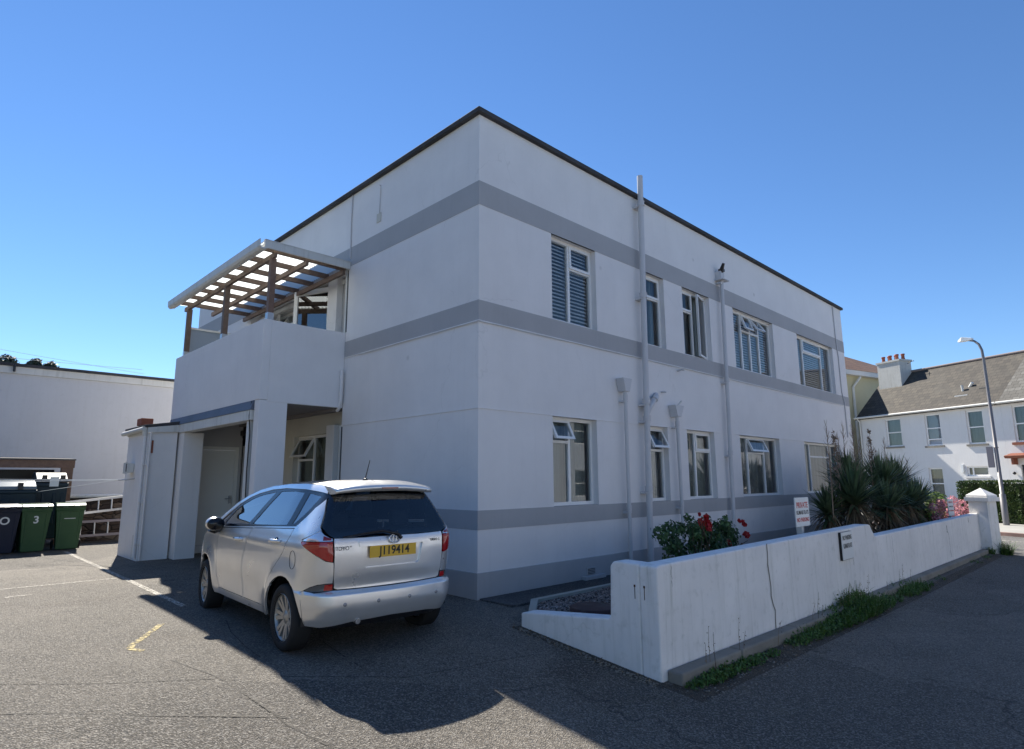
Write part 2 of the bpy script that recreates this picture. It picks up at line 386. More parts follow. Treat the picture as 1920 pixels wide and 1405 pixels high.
struct(strip([(-3.16, -2.61), (-2.97, -2.61), (-2.77, -2.62)], .05, .0045, 6).build('asphalt_seam', M['moss']))
# paler worn strips and repair patches in the yard
M['patch_pale'] = worn_paint('worn_pale_asphalt', (.19, .165, .135), .50); M['patch_dark'] = worn_paint('dark_repair_asphalt', (.05, .045, .042), .47)

# garden strip between flats and boundary wall
b = MB(); b.add([(-.2, -.9, .004), (14.6, -.62, .004), (14.6, 0, .004), (-.0, 0, .004), (-.0, -.62, .004)], [(0, 1, 2, 3, 4)])
g = MB()
g.box((0.02, -.60, -.3), (14.6, -.02, .012)); struct(g.build('path', M['path']))
g = MB(); g.prism([(-.24, -1.20, .05), (-.24, -1.10, .05), (.30, -.62, .05), (14.7, -.62, .05), (14.7, -.70, .05), (.34, -.70, .05)], (0, 0, -.25)); struct(g.build('garden_edging', painted('edging_concrete', (.40, .38, .32), var=.15, stain=.4)))
def bedz(x, y): return .02+.05*sst(1.5, 4, x)+.02*noise.noise((x*1.3, y*1.3, 0))
g = grid_mesh([-.26+.25*i for i in range(61)], [-2.7+.16*i for i in range(13)]+[-.66], lambda x, y: bedz(x, y) if y < -1.16+.85*(x+.24) else -.05)
gb = g.build('gravel_bed', M['gravel']); gb['kind'] = 'stuff'
# loose stones on the gravel and by the wall foot
g = MB()
for i in range(900):
    x = random.uniform(-.2, 2.2); y = random.uniform(-2.4, min(-.72, -1.2+.85*(x+.2))); r = random.uniform(.008, .02)
    g.ball((x, y, bedz(x, y)+r*.3), (r, r*random.uniform(.6, 1), r*.6), 5, 3)
so_ = g.build('pebbles', M['gravel']); so_['kind'] = 'stuff'
# ================================================================ FLATS
Z = dict(top=6.5, b1t=5.506, b1b=5.161, b2t=3.807, b2b=3.533, ln=2.356, b3t=1.065, b3b=.827, pt=.312)
END = 14.66; DEEP = 11.45
flats = empty('apartment_building', (0, 0, 0), label='two storey flat roofed block of flats in pale grey render with darker grey bands', cat='building')
RV = .13
UP = [(1.465, 2.547), (3.95, 4.615), (5.28, 6.36), (7.42, 9.50), (11.0, 13.63)]
LO = [(1.43, 2.46), (3.95, 4.52), (5.19, 6.24), (7.35, 9.38), (10.88, 13.53)]
def holed(b, u0, u1, v0, v1, holes, P, depth, inner=True, us=(), vs=()):
    """rectangular sheet in (u,v) with rectangular holes and reveals; P(u,v,d)->point"""
    U = sorted(set([u0, u1]+[h[0] for h in holes]+[h[1] for h in holes]+list(us)))
    V = sorted(set([v0, v1]+[h[2] for h in holes]+[h[3] for h in holes]+list(vs)))
    for a, c in zip(U, U[1:]):
        for e, f in zip(V, V[1:]):
            m = ((a+c)/2, (e+f)/2)
            if any(h[0] < m[0] < h[1] and h[2] < m[1] < h[3] for h in holes): continue
            b.add([P(a, e, 0), P(c, e, 0), P(c, f, 0), P(a, f, 0)], [(0, 1, 2, 3)])
    for h in holes:
        d = h[4] if len(h) > 4 else depth
        c = [(h[0], h[2]), (h[1], h[2]), (h[1], h[3]), (h[0], h[3])]
        for i in range(4):
            p, q = c[i], c[(i+1) % 4]
            if d: b.add([P(*p, 0), P(*q, 0), P(*q, d), P(*p, d)], [(0, 1, 2, 3)])
PR = lambda u, v, d: (u, d, v)            # south-east face (y=0), outside is -y
PL = lambda u, v, d: (d, u, v)            # face x=0, outside is -x
b = MB()
holes = [(a, c, Z['b2t'], Z['b1b']) for a, c in UP]+[(a, c, Z['b3t'], Z['ln']) for a, c in LO]
holed(b, 0, END, -.7, Z['top'], holes, PR, .16)
REC0, REC1, RX = 3.50, 7.80, .24
holed(b, 0, DEEP, -.7, Z['top'], [(REC0, REC1, -.7, 5.17, RX)], PL, RX)
b.add([(END, 0, -.7), (END, DEEP, -.7), (END, DEEP, 6.5), (END, 0, 6.5)], [(0, 1, 2, 3)])
b.add([(0, DEEP, -.7), (END, DEEP, -.7), (END, DEEP, 6.5), (0, DEEP, 6.5)], [(3, 2, 1, 0)])
b.add([(0, 0, 6.45), (END, 0, 6.45), (END, DEEP, 6.45), (0, DEEP, 6.45)], [(0, 1, 2, 3)])
# dividing floor and partition so daylight does not run through the whole shell
b.add([(RX+.02, .35, 2.7), (END, .35, 2.7), (END, DEEP, 2.7), (RX+.02, DEEP, 2.7)], [(0, 1, 2, 3)])
b.add([(RX+.02, 3.2, -.5), (END, 3.2, -.5), (END, 3.2, 6.4), (RX+.02, 3.2, 6.4)], [(0, 1, 2, 3)])
for xx in (3.2, 4.9, 6.9, 10.2): b.add([(xx, .35, -.5), (xx, 3.2, -.5), (xx, 3.2, 6.4), (xx, .35, 6.4)], [(0, 1, 2, 3)])
b.build('wall', M['wall'], flats)
# grey bands stand 6 mm proud; the part between sill bands is cut around the windows by height
def band(z0, z1, e=.006, xe=END, recess=False):
    g = MB()
    g.box((-e, -e, z0), (xe+e, .03, z1))
    if recess: g.box((-e, .03, z0), (.03, REC0, z1))
    else: g.box((-e, .03, z0), (.03, DEEP, z1))
    return g
band(Z['b1b'], Z['b1t']).build('band', M['band'], flats)
g = MB(); g.box((-.006, 7.95, Z['b2b']), (.03, DEEP, Z['b2t'])); g.build('band', M['band'], flats)
g = MB()
g.box((-.006, -.006, Z['b2b']), (END+.006, .03, Z['b2t'])); g.box((-.006, .03, Z['b2b']), (.03, REC0, Z['b2t']))
for a, c in UP: g.box((a, .02, Z['b2t']-.05), (c, .17, Z['b2t']+.004))
g.build('band', M['band'], flats)
g = MB()
g.box((-.006, -.006, Z['b3b']), (END+.006, .03, Z['b3t'])); g.box((-.006, .03, Z['b3b']), (.03, REC0, Z['b3t']))
for a, c in LO: g.box((a, .02, Z['b3t']-.05), (c, .17, Z['b3t']+.004))
g.build('band', M['band'], flats)
g = MB(); g.box((-.014, -.014, -.7), (END+.014, .03, Z['pt'])); g.box((-.014, .03, -.7), (.03, REC0, Z['pt'])); g.build('plinth', M['band'], flats, bevel=.006)
# drip line groove above ground-floor windows, as a thin shadow-casting bead
g = MB()
g.box((-.010, -.010, Z['ln']), (END, .01, Z['ln']+.012)); g.box((-.010, .01, Z['ln']), (.01, REC0, Z['ln']+.012))
g.box((-.014, -.014, Z['b2b']-.014), (END, .01, Z['b2b']-.002)); g.box((-.014, .01, Z['b2b']-.014), (.01, REC0, Z['b2b']-.002))
g.build('drip_moulding', M['wall'], flats)
g = MB(); g.tube([(x*.5, -.02, Z['b2b']-.024+.006*math.sin(x*1.9)) for x in range(0, 29)], .006, 6); g.tube([(-.02, y*.5, Z['b2b']-.024+.006*math.sin(y*2.3)) for y in range(0, 7)], .006, 6); g.build('cable', M['white_old'], flats)
g = MB(); g.box((-.07, -.07, 6.5), (END+.07, .35, 6.575)); g.box((-.07, .35, 6.5), (.35, DEEP+.07, 6.575)); g.box((.35, DEEP-.3, 6.5), (END+.07, DEEP+.07, 6.575)); g.box((END-.28, .35, 6.5), (END+.07, DEEP-.3, 6.575))
g.build('roof_capping', M['dark_felt'], flats, bevel=.012)
# vertical joints in the render
g = MB(); g.tube([(-.012, 3.43, 6.49), (-.012, 3.44, 6.0), (-.012, 3.42, 5.3)], .012, 8); g.build('conduit', M['pipe'], flats)
g = MB(); g.box((-.012, 2.47, 5.70), (-.001, 2.60, 5.86)); g.build('junction_box', M['cream'], flats, bevel=.004)
g = MB(); g.tube([(-.01, 2.52, 5.86), (-.012, 2.51, 6.1), (-.012, 2.5, 6.26), (-.06, 2.42, 6.30), (-.10, 2.40, 6.28)], .007, 6); g.build('conduit', M['pipe'], flats)
g = MB(); g.tube([(13.95, -.02, 6.49), (13.96, -.02, 5.5), (14.05, -.02, 4.9), (14.05, -.02, 3.9), (14.2, -.02, 3.6), (14.2, -.02, 2.6)], .014, 6); g.build('conduit', M['pipe'], flats)

# ---- windows
def win(parent, P, w, h, cols, blind='curtain', fw_=.05, dep=.06, d0=.10, name='window', mt='white', glassm='glass', sill=False, bars=None):
    """P(u,v,d): u right, v up, d inward, origin at lower left of the opening. cols=[(w0,w1,[(v0,v1,kind,angle)...])]"""
    fr = MB()
    def bar(u0, v0, u1, v1, a=0, c=dep):
        fr.add([P(u, v, d0+d) for d in (a, c) for (u, v) in ((u0, v0), (u1, v0), (u1, v1), (u0, v1))],
               [(3, 2, 1, 0), (4, 5, 6, 7), (0, 1, 5, 4), (1, 2, 6, 5), (2, 3, 7, 6), (3, 0, 4, 7)])
    bar(0, 0, w, fw_); bar(0, h-fw_, w, h); bar(0, fw_, fw_, h-fw_); bar(w-fw_, fw_, w, h-fw_)
    ins = []
    for ci, (a, c, cells) in enumerate(cols):
        if ci: bar(a*w-fw_*.5, fw_, a*w+fw_*.5, h-fw_, .001, dep-.001)
        for k, (v0, v1, kind, ang) in enumerate(cells):
            u0 = a*w+(fw_ if a == 0 else fw_*.5); u1 = c*w-(fw_ if c == 1 else fw_*.5)
            y0 = v0*h+(fw_ if v0 == 0 else fw_*.4); y1 = v1*h-(fw_ if v1 == 1 else fw_*.4)
            if v0 > 0: bar(u0, v0*h-fw_*.4, u1, v0*h+fw_*.4, .002, dep-.002)
            ins.append((u0, u1, y0, y1, kind, ang))
    fo = fr.build(name, M[mt], parent)
    for (u0, u1, y0, y1, kind, ang) in ins:
        if kind == 'none': continue
        if kind == 'fix':
            g = MB(); g.add([P(u0, y0, d0+.03), P(u1, y0, d0+.03), P(u1, y1, d0+.03), P(u0, y1, d0+.03)], [(0, 1, 2, 3)]); g.build('pane', M[glassm], fo)
            continue
        s = .042; ca, sa = math.cos(R(ang)), math.sin(R(ang))
        if kind == 'top':   T = lambda u, v, d: P(u, y1-(y1-v)*ca+(d)*sa*0, d0-.012+d-(y1-v)*sa)
        elif kind == 'left': T = lambda u, v, d: P(u0+(u-u0)*ca, v, d0-.012+d-(u-u0)*sa)
        else: T = lambda u, v, d: P(u1-(u1-u)*ca, v, d0-.012+d-(u1-u)*sa)
        g = MB()
        o0, o1, q0, q1 = u0-.012, u1+.012, y0-.012, y1+.012
        for (a0, b0, a1, b1) in ((o0, q0, o1, q0+s), (o0, q1-s, o1, q1), (o0, q0+s, o0+s, q1-s), (o1-s, q0+s, o1, q1-s)):
            g.add([T(u, v, d) for d in (0, .045) for (u, v) in ((a0, b0), (a1, b0), (a1, b1), (a0, b1))],
               [(3, 2, 1, 0), (4, 5, 6, 7), (0, 1, 5, 4), (1, 2, 6, 5), (2, 3, 7, 6), (3, 0, 4, 7)])
        g.build('sash', M[mt], fo)
        g = MB(); g.add([T(o0+s, q0+s, .02), T(o1-s, q0+s, .02), T(o1-s, q1-s, .02), T(o0+s, q1-s, .02)], [(0, 1, 2, 3)]); g.build('pane', M[glassm], fo)
    if blind == 'slats':
        g = MB(); n = int(h/.062)
        for i in range(n):
            v = h-.06-i*(h-.1)/n
            g.add([P(.04, v, d0+.095), P(w-.04, v, d0+.095), P(w-.04, v-.036, d0+.072), P(.04, v-.036, d0+.072)], [(0, 1, 2, 3)])
        g.build('blind', M['blind'], fo)
    elif blind in ('curtain', 'net', 'drapes'):
        g = MB(); n = 48; vs = []
        for i in range(n+1):
            u = .03+(w-.06)*i/n; dd = d0+.14+.018*math.sin(i*1.7)+.01*math.sin(i*.6)
            vs += [P(u, .02, dd), P(u, h-.02, dd)]
        keep = [i for i in range(n) if blind != 'drapes' or i < n*.22 or i > n*.78]
        g.add(vs, [(2*i, 2*i+2, 2*i+3, 2*i+1) for i in keep], True); g.build('curtain', M['net'] if blind == 'net' else M['curtain'], fo)
    return fo
FX = 'fix'
LAY = dict(
 U=[([(0, .47, [(0, 1, FX, 0)]), (.47, 1, [(0, .69, FX, 0), (.69, 1, 'top', 1)])], 'slats'),
    ([(0, 1, [(0, .68, FX, 0), (.68, 1, 'top', 1)])], 'drapes'),
    ([(0, .48, [(0, .68, FX, 0), (.68, 1, 'top', 1)]), (.48, 1, [(0, 1, 'right', 14)])], 'drapes'),
    ([(0, .27, [(0, 1, FX, 0)]), (.27, .48, [(0, .70, FX, 0), (.70, 1, 'top', 20)]), (.48, .70, [(0, .7, FX, 0), (.70, 1, 'top', 34)]), (.70, 1, [(0, 1, FX, 0)])], 'slats'),
    ([(0, .22, [(0, 1, FX, 0)]), (.22, .72, [(0, .72, FX, 0), (.72, 1, 'top', 1)]), (.72, 1, [(0, 1, FX, 0)])], 'slats')],
 L=[([(0, .46, [(0, .72, FX, 0), (.72, 1, 'top', 26)]), (.46, 1, [(0, 1, FX, 0)])], 'curtain'),
    ([(0, 1, [(0, .68, FX, 0), (.68, 1, 'top', 26)])], 'net'),
    ([(0, .42, [(0, 1, FX, 0)]), (.42, 1, [(0, .70, FX, 0), (.70, 1, 'top', 1)])], 'curtain'),
    ([(0, .26, [(0, 1, FX, 0)]), (.26, .67, [(0, .72, FX, 0), (.72, 1, 'top', 24)]), (.67, 1, [(0, 1, FX, 0)])], 'net'),
    ([(0, .22, [(0, 1, FX, 0)]), (.22, .74, [(0, .72, FX, 0), (.72, 1, FX, 0)]), (.74, 1, [(0, 1, FX, 0)])], 'curtain')])
for (a, c), (cols, bl) in zip(UP, LAY['U']):
    win(flats, lambda u, v, d, a=a: (a+u, d, Z['b2t']+.004+v), c-a, Z['b1b']-Z['b2t']-.004, cols, bl)
for (a, c), (cols, bl) in zip(LO, LAY['L']):
    win(flats, lambda u, v, d, a=a: (a+u, d, Z['b3t']+.004+v), c-a, Z['ln']-Z['b3t']-.004, cols, bl)

# ---- recess walls
RXF = RX
g = MB(); PRC = lambda u, v, d: (RXF+d, u, v)
gw = (4.36, 5.80, .95, 2.30)
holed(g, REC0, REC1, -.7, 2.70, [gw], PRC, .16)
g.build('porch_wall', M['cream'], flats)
g = MB(); uw = [(4.50, 5.45, 2.95, 5.08), (5.9, 7.3, 3.75, 5.0)]
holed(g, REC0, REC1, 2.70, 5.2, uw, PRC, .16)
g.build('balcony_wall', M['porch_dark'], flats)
win(flats, lambda u, v, d: (RXF+d, 5.80-u, .95+v), 1.44, 1.35, [(0, .46, [(0, .66, FX, 0), (.66, 1, 'top', 28)]), (.46, 1, [(0, 1, FX, 0)])], 'curtain')
win(flats, lambda u, v, d: (RXF+d, 5.45-u, 2.95+v), .95, 2.13, [(0, 1, [(0, .97, 'none', 0)])], None, fw_=.05)
win(flats, lambda u, v, d: (RXF+d, 7.3-u, 3.75+v), 1.4, 1.25, [(0, .5, [(0, 1, 'left', 18)]), (.5, 1, [(0, .66, FX, 0), (.66, 1, 'top', 30)])], 'curtain')
# balcony door standing open on its hinge at the right jamb
dr = MB(); Hh = Vector((RXF-.02, 4.50, 2.86)); dv = Vector((-.375, .927, 0)); dn = Vector((.927, .375, 0)); dw, dh = .92, 2.24
def dbox(m, u0, u1, z0, z1, a=0, c=.05):
    m.add([Hh+dv*u+dn*d+Vector((0, 0, z)) for d in (a, c) for (u, z) in ((u0, z0), (u1, z0), (u1, z1), (u0, z1))], [(3, 2, 1, 0), (4, 5, 6, 7), (0, 1, 5, 4), (1, 2, 6, 5), (2, 3, 7, 6), (3, 0, 4, 7)])
dbox(dr, 0, dw, 0, .2); dbox(dr, 0, dw, dh-.1, dh); dbox(dr, 0, .09, .2, dh-.1); dbox(dr, dw-.09, dw, .2, dh-.1)
do = dr.build('balcony_door', M['white'], flats, bevel=.004)
g = MB(); dbox(g, .09, dw-.09, .2, dh-.1, .02, .03); g.build('pane', glass('door_glass', (.30, .36, .42), .22), do)
# trim strips where the recess meets the main wall
g = MB(); g.box((-.012, 3.50, 3.95), (.05, 3.55, 5.15)); g.box((-.012, 3.50, 0), (.05, 3.55, 2.36)); g.build('corner_trim', M['white_old'], flats)
g = MB(); g.box((-.008, 3.47, 3.98), (.02, 3.495, 5.10)); g.box((-.008, 3.47, .02), (.02, 3.495, 2.34)); g.build('corner_seal', M['black'], flats)
# wall between the two: pier beside the porch window
g = MB(); g.box((RX-.10, 4.02, -.3), (RX-.001, 4.30, 2.42)); g.build('pier', M['wall'], flats)
g = MB(); g.box((RX-.12, 4.10, 2.85), (RX-.001, 4.44, 5.19)); g.build('pier', M['wall'], flats)
g = MB(); g.box((RX-.03, 3.55, 5.03), (RX-.001, 7.8, 5.12)); g.build('head_trim', M['white_old'], flats)
# porch back wall (faces the camera side) with door
DY = 7.80
g = MB(); PD = lambda u, v, d: (u, DY+d, v)
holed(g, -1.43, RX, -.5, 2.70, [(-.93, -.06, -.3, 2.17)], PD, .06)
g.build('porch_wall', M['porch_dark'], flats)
g = MB()
for (x0, z0, x1, z1) in ((-.93, -.3, -.86, 2.17), (-.13, -.3, -.06, 2.17), (-.86, 2.10, -.13, 2.17)): g.box((x0, DY+.005, z0), (x1, DY+.08, z1))
dfo = g.build('door_frame', M['door_white'], flats)
g = MB(); g.box((-.86, DY+.03, -.02), (-.13, DY+.07, 2.095)); do2 = g.build('door', M['door_white'], flats, bevel=.004)
g = MB(); g.box((-.21, DY-.02, .98), (-.17, DY+.03, 1.14)); g.tube([(-.19, DY-.01, 1.08), (-.19, DY-.04, 1.08), (-.30, DY-.04, 1.08)], .01, 8); g.build('door_handle', M['metal'], do2)
g = MB(); g.box((-.86, DY+.022, .14), (-.13, DY+.0295, .16)); g.build('weather_bar', M['white_old'], do2)
g = MB(); g.box((.02, DY-.03, .9), (.2, DY-.004, 2.2)); g.build('meter_cupboard', M['porch_dark'], flats, bevel=.005)
g = MB(); g.box((-.06, DY-.14, 2.42), (.05, DY-.004, 2.52)); g.tube([(-.01, DY-.1, 2.42), (-.01, DY-.12, 2.36)], .04, 10); g.build('porch_lamp', M['black'], flats)
# ---- balcony
PX, PY0, PY1 = -1.42, 3.50, 7.95
g = MB()
g.box((PX, PY0, 2.69), (PX+.13, PY1, 3.975)); g.box((PX+.13, PY0, 2.66), (-.002, PY0+.13, 3.97)); g.box((PX+.13, PY1-.13, 2.69), (-.002, PY1, 3.97))
g.box((PX+.13, PY0+.13, 2.70), (RX-.002, PY1-.13, 2.84))
bal = g.build('balcony', M['wall'], flats, bevel=.008)
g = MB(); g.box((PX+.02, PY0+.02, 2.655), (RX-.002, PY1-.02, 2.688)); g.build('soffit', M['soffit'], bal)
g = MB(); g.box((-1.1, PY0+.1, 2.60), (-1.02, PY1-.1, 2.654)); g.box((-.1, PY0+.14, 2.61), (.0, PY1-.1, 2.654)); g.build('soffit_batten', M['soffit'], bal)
g = MB(); g.prism([(PX-.001, PY0+.2, 2.69), (PX-.045, PY0+.2, 2.545), (PX+.1, PY0+.2, 2.545), (PX+.1, PY0+.2, 2.69)], (0, PY1-PY0-.2, 0)); g.build('lead_flashing', M['lead'], bal)
g = MB(); g.box((PX-.03, PY0+.22, 2.385), (PX+.16, PY1-.02, 2.543)); g.build('fascia_board', M['white_old'], bal, bevel=.004)
g = MB(); g.box((PX+.01, PY0+.005, -.3), (PX+.46, PY0+.19, 2.688)); g.build('column', M['wall'], bal, bevel=.01)
g = MB(); g.box((PX+.0, PY0+.30, -.3), (PX+.12, PY0+.42, 2.384)); g.build('post', M['white_old'], bal, bevel=.006)
g = MB(); g.box((PX+.005, 7.02, -.3), (PX+.37, 7.40, 2.384)); g.build('column', M['wall'], bal, bevel=.01)
g = MB(); g.tube([(PX-.01, PY0+.25, 2.68), (PX-.03, PY0+.26, 2.45), (PX-.01, PY0+.25, 2.2), (PX-.012, PY0+.26, 1.6), (PX-.008, PY0+.25, 1.1), (PX-.01, PY0+.25, 0)], .009, 6); g.build('cable', M['black'], bal)
# ---- canopy over the balcony
can = MB(); CZ = 5.10
for y in [3.56+.605*i for i in range(8)]: can.box((-1.49, y-.024, CZ), (-.03, y+.024, CZ+.085))
for x in (-1.30, -.76, -.08): can.box((x-.025, 3.50, CZ-.085), (x+.025, 8.02, CZ-.002))
cano = can.build('canopy_frame', M['wood'], flats)
for y in (3.60, 5.60, 7.74):
    g = MB(); g.box((-1.345, y-.045, 3.90), (-1.255, y+.045, CZ-.087)); pm = g.build('post', M['wood'] if y > 4 else M['post_wood'], cano)
    g = MB(); g.box((-1.35, y-.05, 3.978), (-1.25, y+.05, 4.10)); g.build('bracket', M['metal'], cano)
g = MB(); n = 300; vs = []
for i in range(n+1):
    y = 3.44+(8.14-3.44)*i/n; z = CZ+.10+.014*math.sin(2*math.pi*(y-3.44)/.076)
    vs += [(-1.53, y, z-.02), (-.012, y, z+.03)]
g.add(vs, [(2*i, 2*i+1, 2*i+3, 2*i+2) for i in range(n)], True); g.build('roof_sheet', M['sheet'], cano)
g = MB(); vs = []; prof = [(-1.56, .115), (-1.56, -.03), (-1.585, -.03), (-1.60, -.045), (-1.63, -.055), (-1.665, -.045), (-1.69, -.01), (-1.695, .10), (-1.68, .10), (-1.675, .0), (-1.655, -.028), (-1.625, -.03), (-1.60, -.01), (-1.59, .115)]
g.prism([(x+.085, 3.40, CZ+.02+z) for x, z in prof], (0, 4.80, 0)); g.build('gutter', M['white_old'], cano)
g = MB(); g.box((-1.52, 3.405, CZ+.0), (-.01, 3.435, CZ+.125)); g.box((-1.52, 3.40, CZ+.126), (-.01, 3.47, CZ+.14)); g.build('fascia_board', M['white_old'], cano, bevel=.003)
# frosted wind screen at the far end
g = MB(); g.box((-1.28, 7.83, 4.62), (-.02, 7.87, 4.66)); g.box((-1.28, 7.83, 3.98), (-1.24, 7.87, 4.62)); sc_ = g.build('wind_screen', M['white'], flats)
g = MB(); g.box((-1.24, 7.845, 3.98), (-.02, 7.855, 4.62)); g.build('pane', translucent('frosted_glass', (.36, .42, .50), .25), sc_)
# ---- downpipe on the balcony corner
g = MB(); g.tube([(-.06, 3.46, 3.3), (-.06, 3.46, 2.78), (-.05, 3.52, 2.66), (-.04, 3.6, 2.62)], .03, 10); g.build('downpipe', M['wall'], flats)
# ---- pipes on the long face
def pipe(x0, z0, x1, z1, r, cols, y=-.10):
    g = MB(); g.tube([(x0, y, z0), (x1, y, z1)], r, 16)
    for c in cols:
        t = (c-z0)/(z1-z0); x = x0+(x1-x0)*t; g.tube([(x, y, c-.04), (x, y, c+.04)], r*1.28, 16); g.tube([(x, y, c+.04), (x, y, c+.05)], r*1.38, 16)
    o = g.build('downpipe', M['pipe'], flats)
    for c in cols:
        t = (c-z0)/(z1-z0); x = x0+(x1-x0)*t; g = MB(); g.box((x-r*1.7, y+.01, c-.075), (x+r*1.7, -.001, c-.045)); g.tube([(x-r*1.7, y, c-.06), (x+r*1.7, y, c-.06)], .012, 6); g.build('bracket', M['pipe'], o)
    return o
pA = pipe(3.62, -.3, 3.79, 6.90, .052, [6.35, 4.62, 2.74, 2.45, 1.28], -.12)
g = MB(); g.tube([(3.69, -.12, 2.52), (3.80, -.12, 2.66), (4.06, -.08, 2.86), (4.16, -.02, 2.92)], .042, 14); g.tube([(3.98, -.10, 2.80), (4.08, -.075, 2.875)], .055, 14); g.build('branch_pipe', M['pipe'], pA)
pB = pipe(3.11, -.1, 3.11, 2.86, .031, [2.76, .98])
g = MB(); g.prism([(3.05, -.16, 2.86), (3.17, -.16, 2.86), (3.24, -.16, 3.08), (2.99, -.16, 3.08)], (0, .155, 0)); g.build('hopper', M['pipe'], pB, bevel=.006)
pC = pipe(4.72, -.1, 4.69, 2.58, .031, [2.42, 1.0])
g = MB(); g.prism([(4.63, -.16, 2.55), (4.75, -.16, 2.55), (4.86, -.16, 2.76), (4.56, -.16, 2.76)], (0, .155, 0)); g.build('hopper', M['pipe'], pC, bevel=.006)
g = MB(); g.tube([(4.66, -.1, 2.7), (4.8, -.14, 2.84)], .018, 8); g.build('waste_pipe', M['white_old'], pC)
pD = pipe(6.62, -.1, 6.78, 5.60, .040, [3.45, 1.95])
g = MB(); g.box((6.66, -.2, 5.60), (6.94, -.002, 5.62)); g.box((6.70, -.13, 5.62), (6.86, -.002, 5.80)); g.tube([(6.72, -.12, 5.54), (6.72, -.02, 5.54)], .03, 10); g.build('hopper', M['pipe'], pD)
g = MB(); g.tube([(6.78, -.10, 5.80), (6.72, -.20, 5.95)], [.055, .03], 8); g.box((6.74, -.16, 5.8), (6.84, -.06, 5.86)); g.build('security_light', M['black'], flats)
g = MB(); g.tube([(3.205, -.05, .1), (3.2, -.05, .62)], .016, 8); g.build('waste_pipe', M['pipe'], flats)
g = MB(); g.tube([(4.95, -.01, 3.44), (4.95, -.09, 3.45), (5.02, -.1, 3.45)], .018, 8); g.build('overflow_pipe', M['pipe'], flats)
g = MB(); g.tube([(4.35, -.01, 2.98), (4.35, -.05, 2.98), (4.43, -.055, 2.985)], .016, 8); g.build('overflow_pipe', M['pipe'], flats)
g = MB(); g.box((1.98, -.10, -.05), (2.46, -.016, .06)); g.build('vent_ledge', M['band'], flats, bevel=.006)
g = MB(); g.box((2.10, -.03, .07), (2.30, -.0145, .17)); vo = g.build('air_vent', M['band'], flats)
g = MB()
for i in range(4): g.box((2.115, -.033, .08+i*.021), (2.285, -.0301, .088+i*.021))
g.build('grille', M['black'], vo)

# ================================================================ OUTBUILDING
ob = empty('outbuilding', (-1.7, 7.9, 0), label='narrow grey rendered outhouse with felt roof standing at the left end of the flats', cat='outbuilding')
ob.matrix_parent_inverse = Matrix()
OB = Vector((-1.7, 7.9, 0))
def obm(b, n, m, p=ob, **k):
    b.v = [tuple(Vector(v)-OB) for v in b.v]; return b.build(n, m, p, **k)
g = MB(); g.prism([(-1.975, 7.28, -.4), (-1.455, 7.28, -.4), (-1.455, 7.28, 2.42), (-1.975, 7.28, 2.36)], (0, 1.40, 0)); obm(g, 'wall', M['wall'])
g = MB(); g.prism([(-2.04, 7.22, 2.46), (-1.30, 7.22, 2.56), (-1.30, 7.22, 2.63), (-2.04, 7.22, 2.51)], (0, 1.52, 0)); obm(g, 'roof', M['dark_felt'], bevel=.006)
g = MB(); g.prism([(-1.99, 7.225, 2.365), (-1.44, 7.225, 2.40), (-1.44, 7.225, 2.54), (-1.99, 7.225, 2.46)], (0, .045, 0)); g.box((-2.0, 7.27, 2.35), (-1.976, 8.7, 2.46)); obm(g, 'fascia_board', M['white_old'])
g = MB(); g.tube([(-2.05, 7.24, 2.43), (-2.05, 8.80, 2.41)], .045, 10); g.tube([(-2.03, 7.30, 2.42), (-2.01, 7.30, 2.30)], .045, 10); obm(g, 'gutter', M['white_old'])
g = MB(); g.tube([(-2.01, 7.30, 2.40), (-2.01, 7.30, 1.2), (-2.01, 7.30, .06)], .030, 10); g.tube([(-1.93, 7.235, 2.36), (-1.93, 7.235, .02)], .018, 8)
for z in (1.75, 1.05, .3): g.box((-2.03, 7.24, z), (-1.90, 7.279, z+.03))
obm(g, 'downpipe', M['wall'])
g = MB(); g.box((-1.895, 7.262, 1.98), (-1.865, 7.279, 2.22)); obm(g, 'air_vent', M['terracotta'])
g = MB(); g.box((-2.09, 8.02, 1.62), (-1.98, 8.30, 1.80)); g.box((-2.10, 8.0, 1.60), (-2.085, 8.32, 1.82)); obm(g, 'meter_box', M['white_old'], bevel=.004)
g = MB(); g.box((-2.105, 8.03, 1.64), (-2.101, 8.09, 1.79)); obm(g, 'meter_window', M['black'])
g = MB(); g.tube([(-1.98, 7.9, 1.50), (-2.10, 8.0, 1.48), (-2.16, 8.3, 1.48)], .012, 6); obm(g, 'line_hook', M['metal'])
g = MB(); g.box((-1.93, 8.0, 2.56), (-1.72, 8.35, 2.70)); obm(g, 'brick_stub', M['terracotta'], bevel=.006)
g = MB(); g.box((-1.985, 7.55, -.1), (-1.972, 7.62, .45)); obm(g, 'timber_strip', M['white_old'])
# ================================================================ BOUNDARY WALL
WY = -2.84
bw = empty('boundary_wall', (-.42, WY, 0), label='low white painted wall with a vertical crack and a stepped top along the lane', cat='wall')
BW = Vector((-.42, WY, 0))
def rel(b, O, n, m, p, **k):
    b.v = [tuple(Vector(v)-O) for v in b.v]; return b.build(n, m, p, **k)
def cap(b, pts, T):   # smooth subdivided extrusion handled by prism
    b.prism(pts, T)
g = MB()
# long run: front outline in x,z, thickness .19 towards +y
out = [(-.42, -.8), (14.15, -.8), (14.15, .545), (5.72, .55), (5.52, .735), (5.40, .745), (-.36, .705), (-.42, .69)]
g.prism([(x, WY, z) for x, z in out], (0, .19, 0))
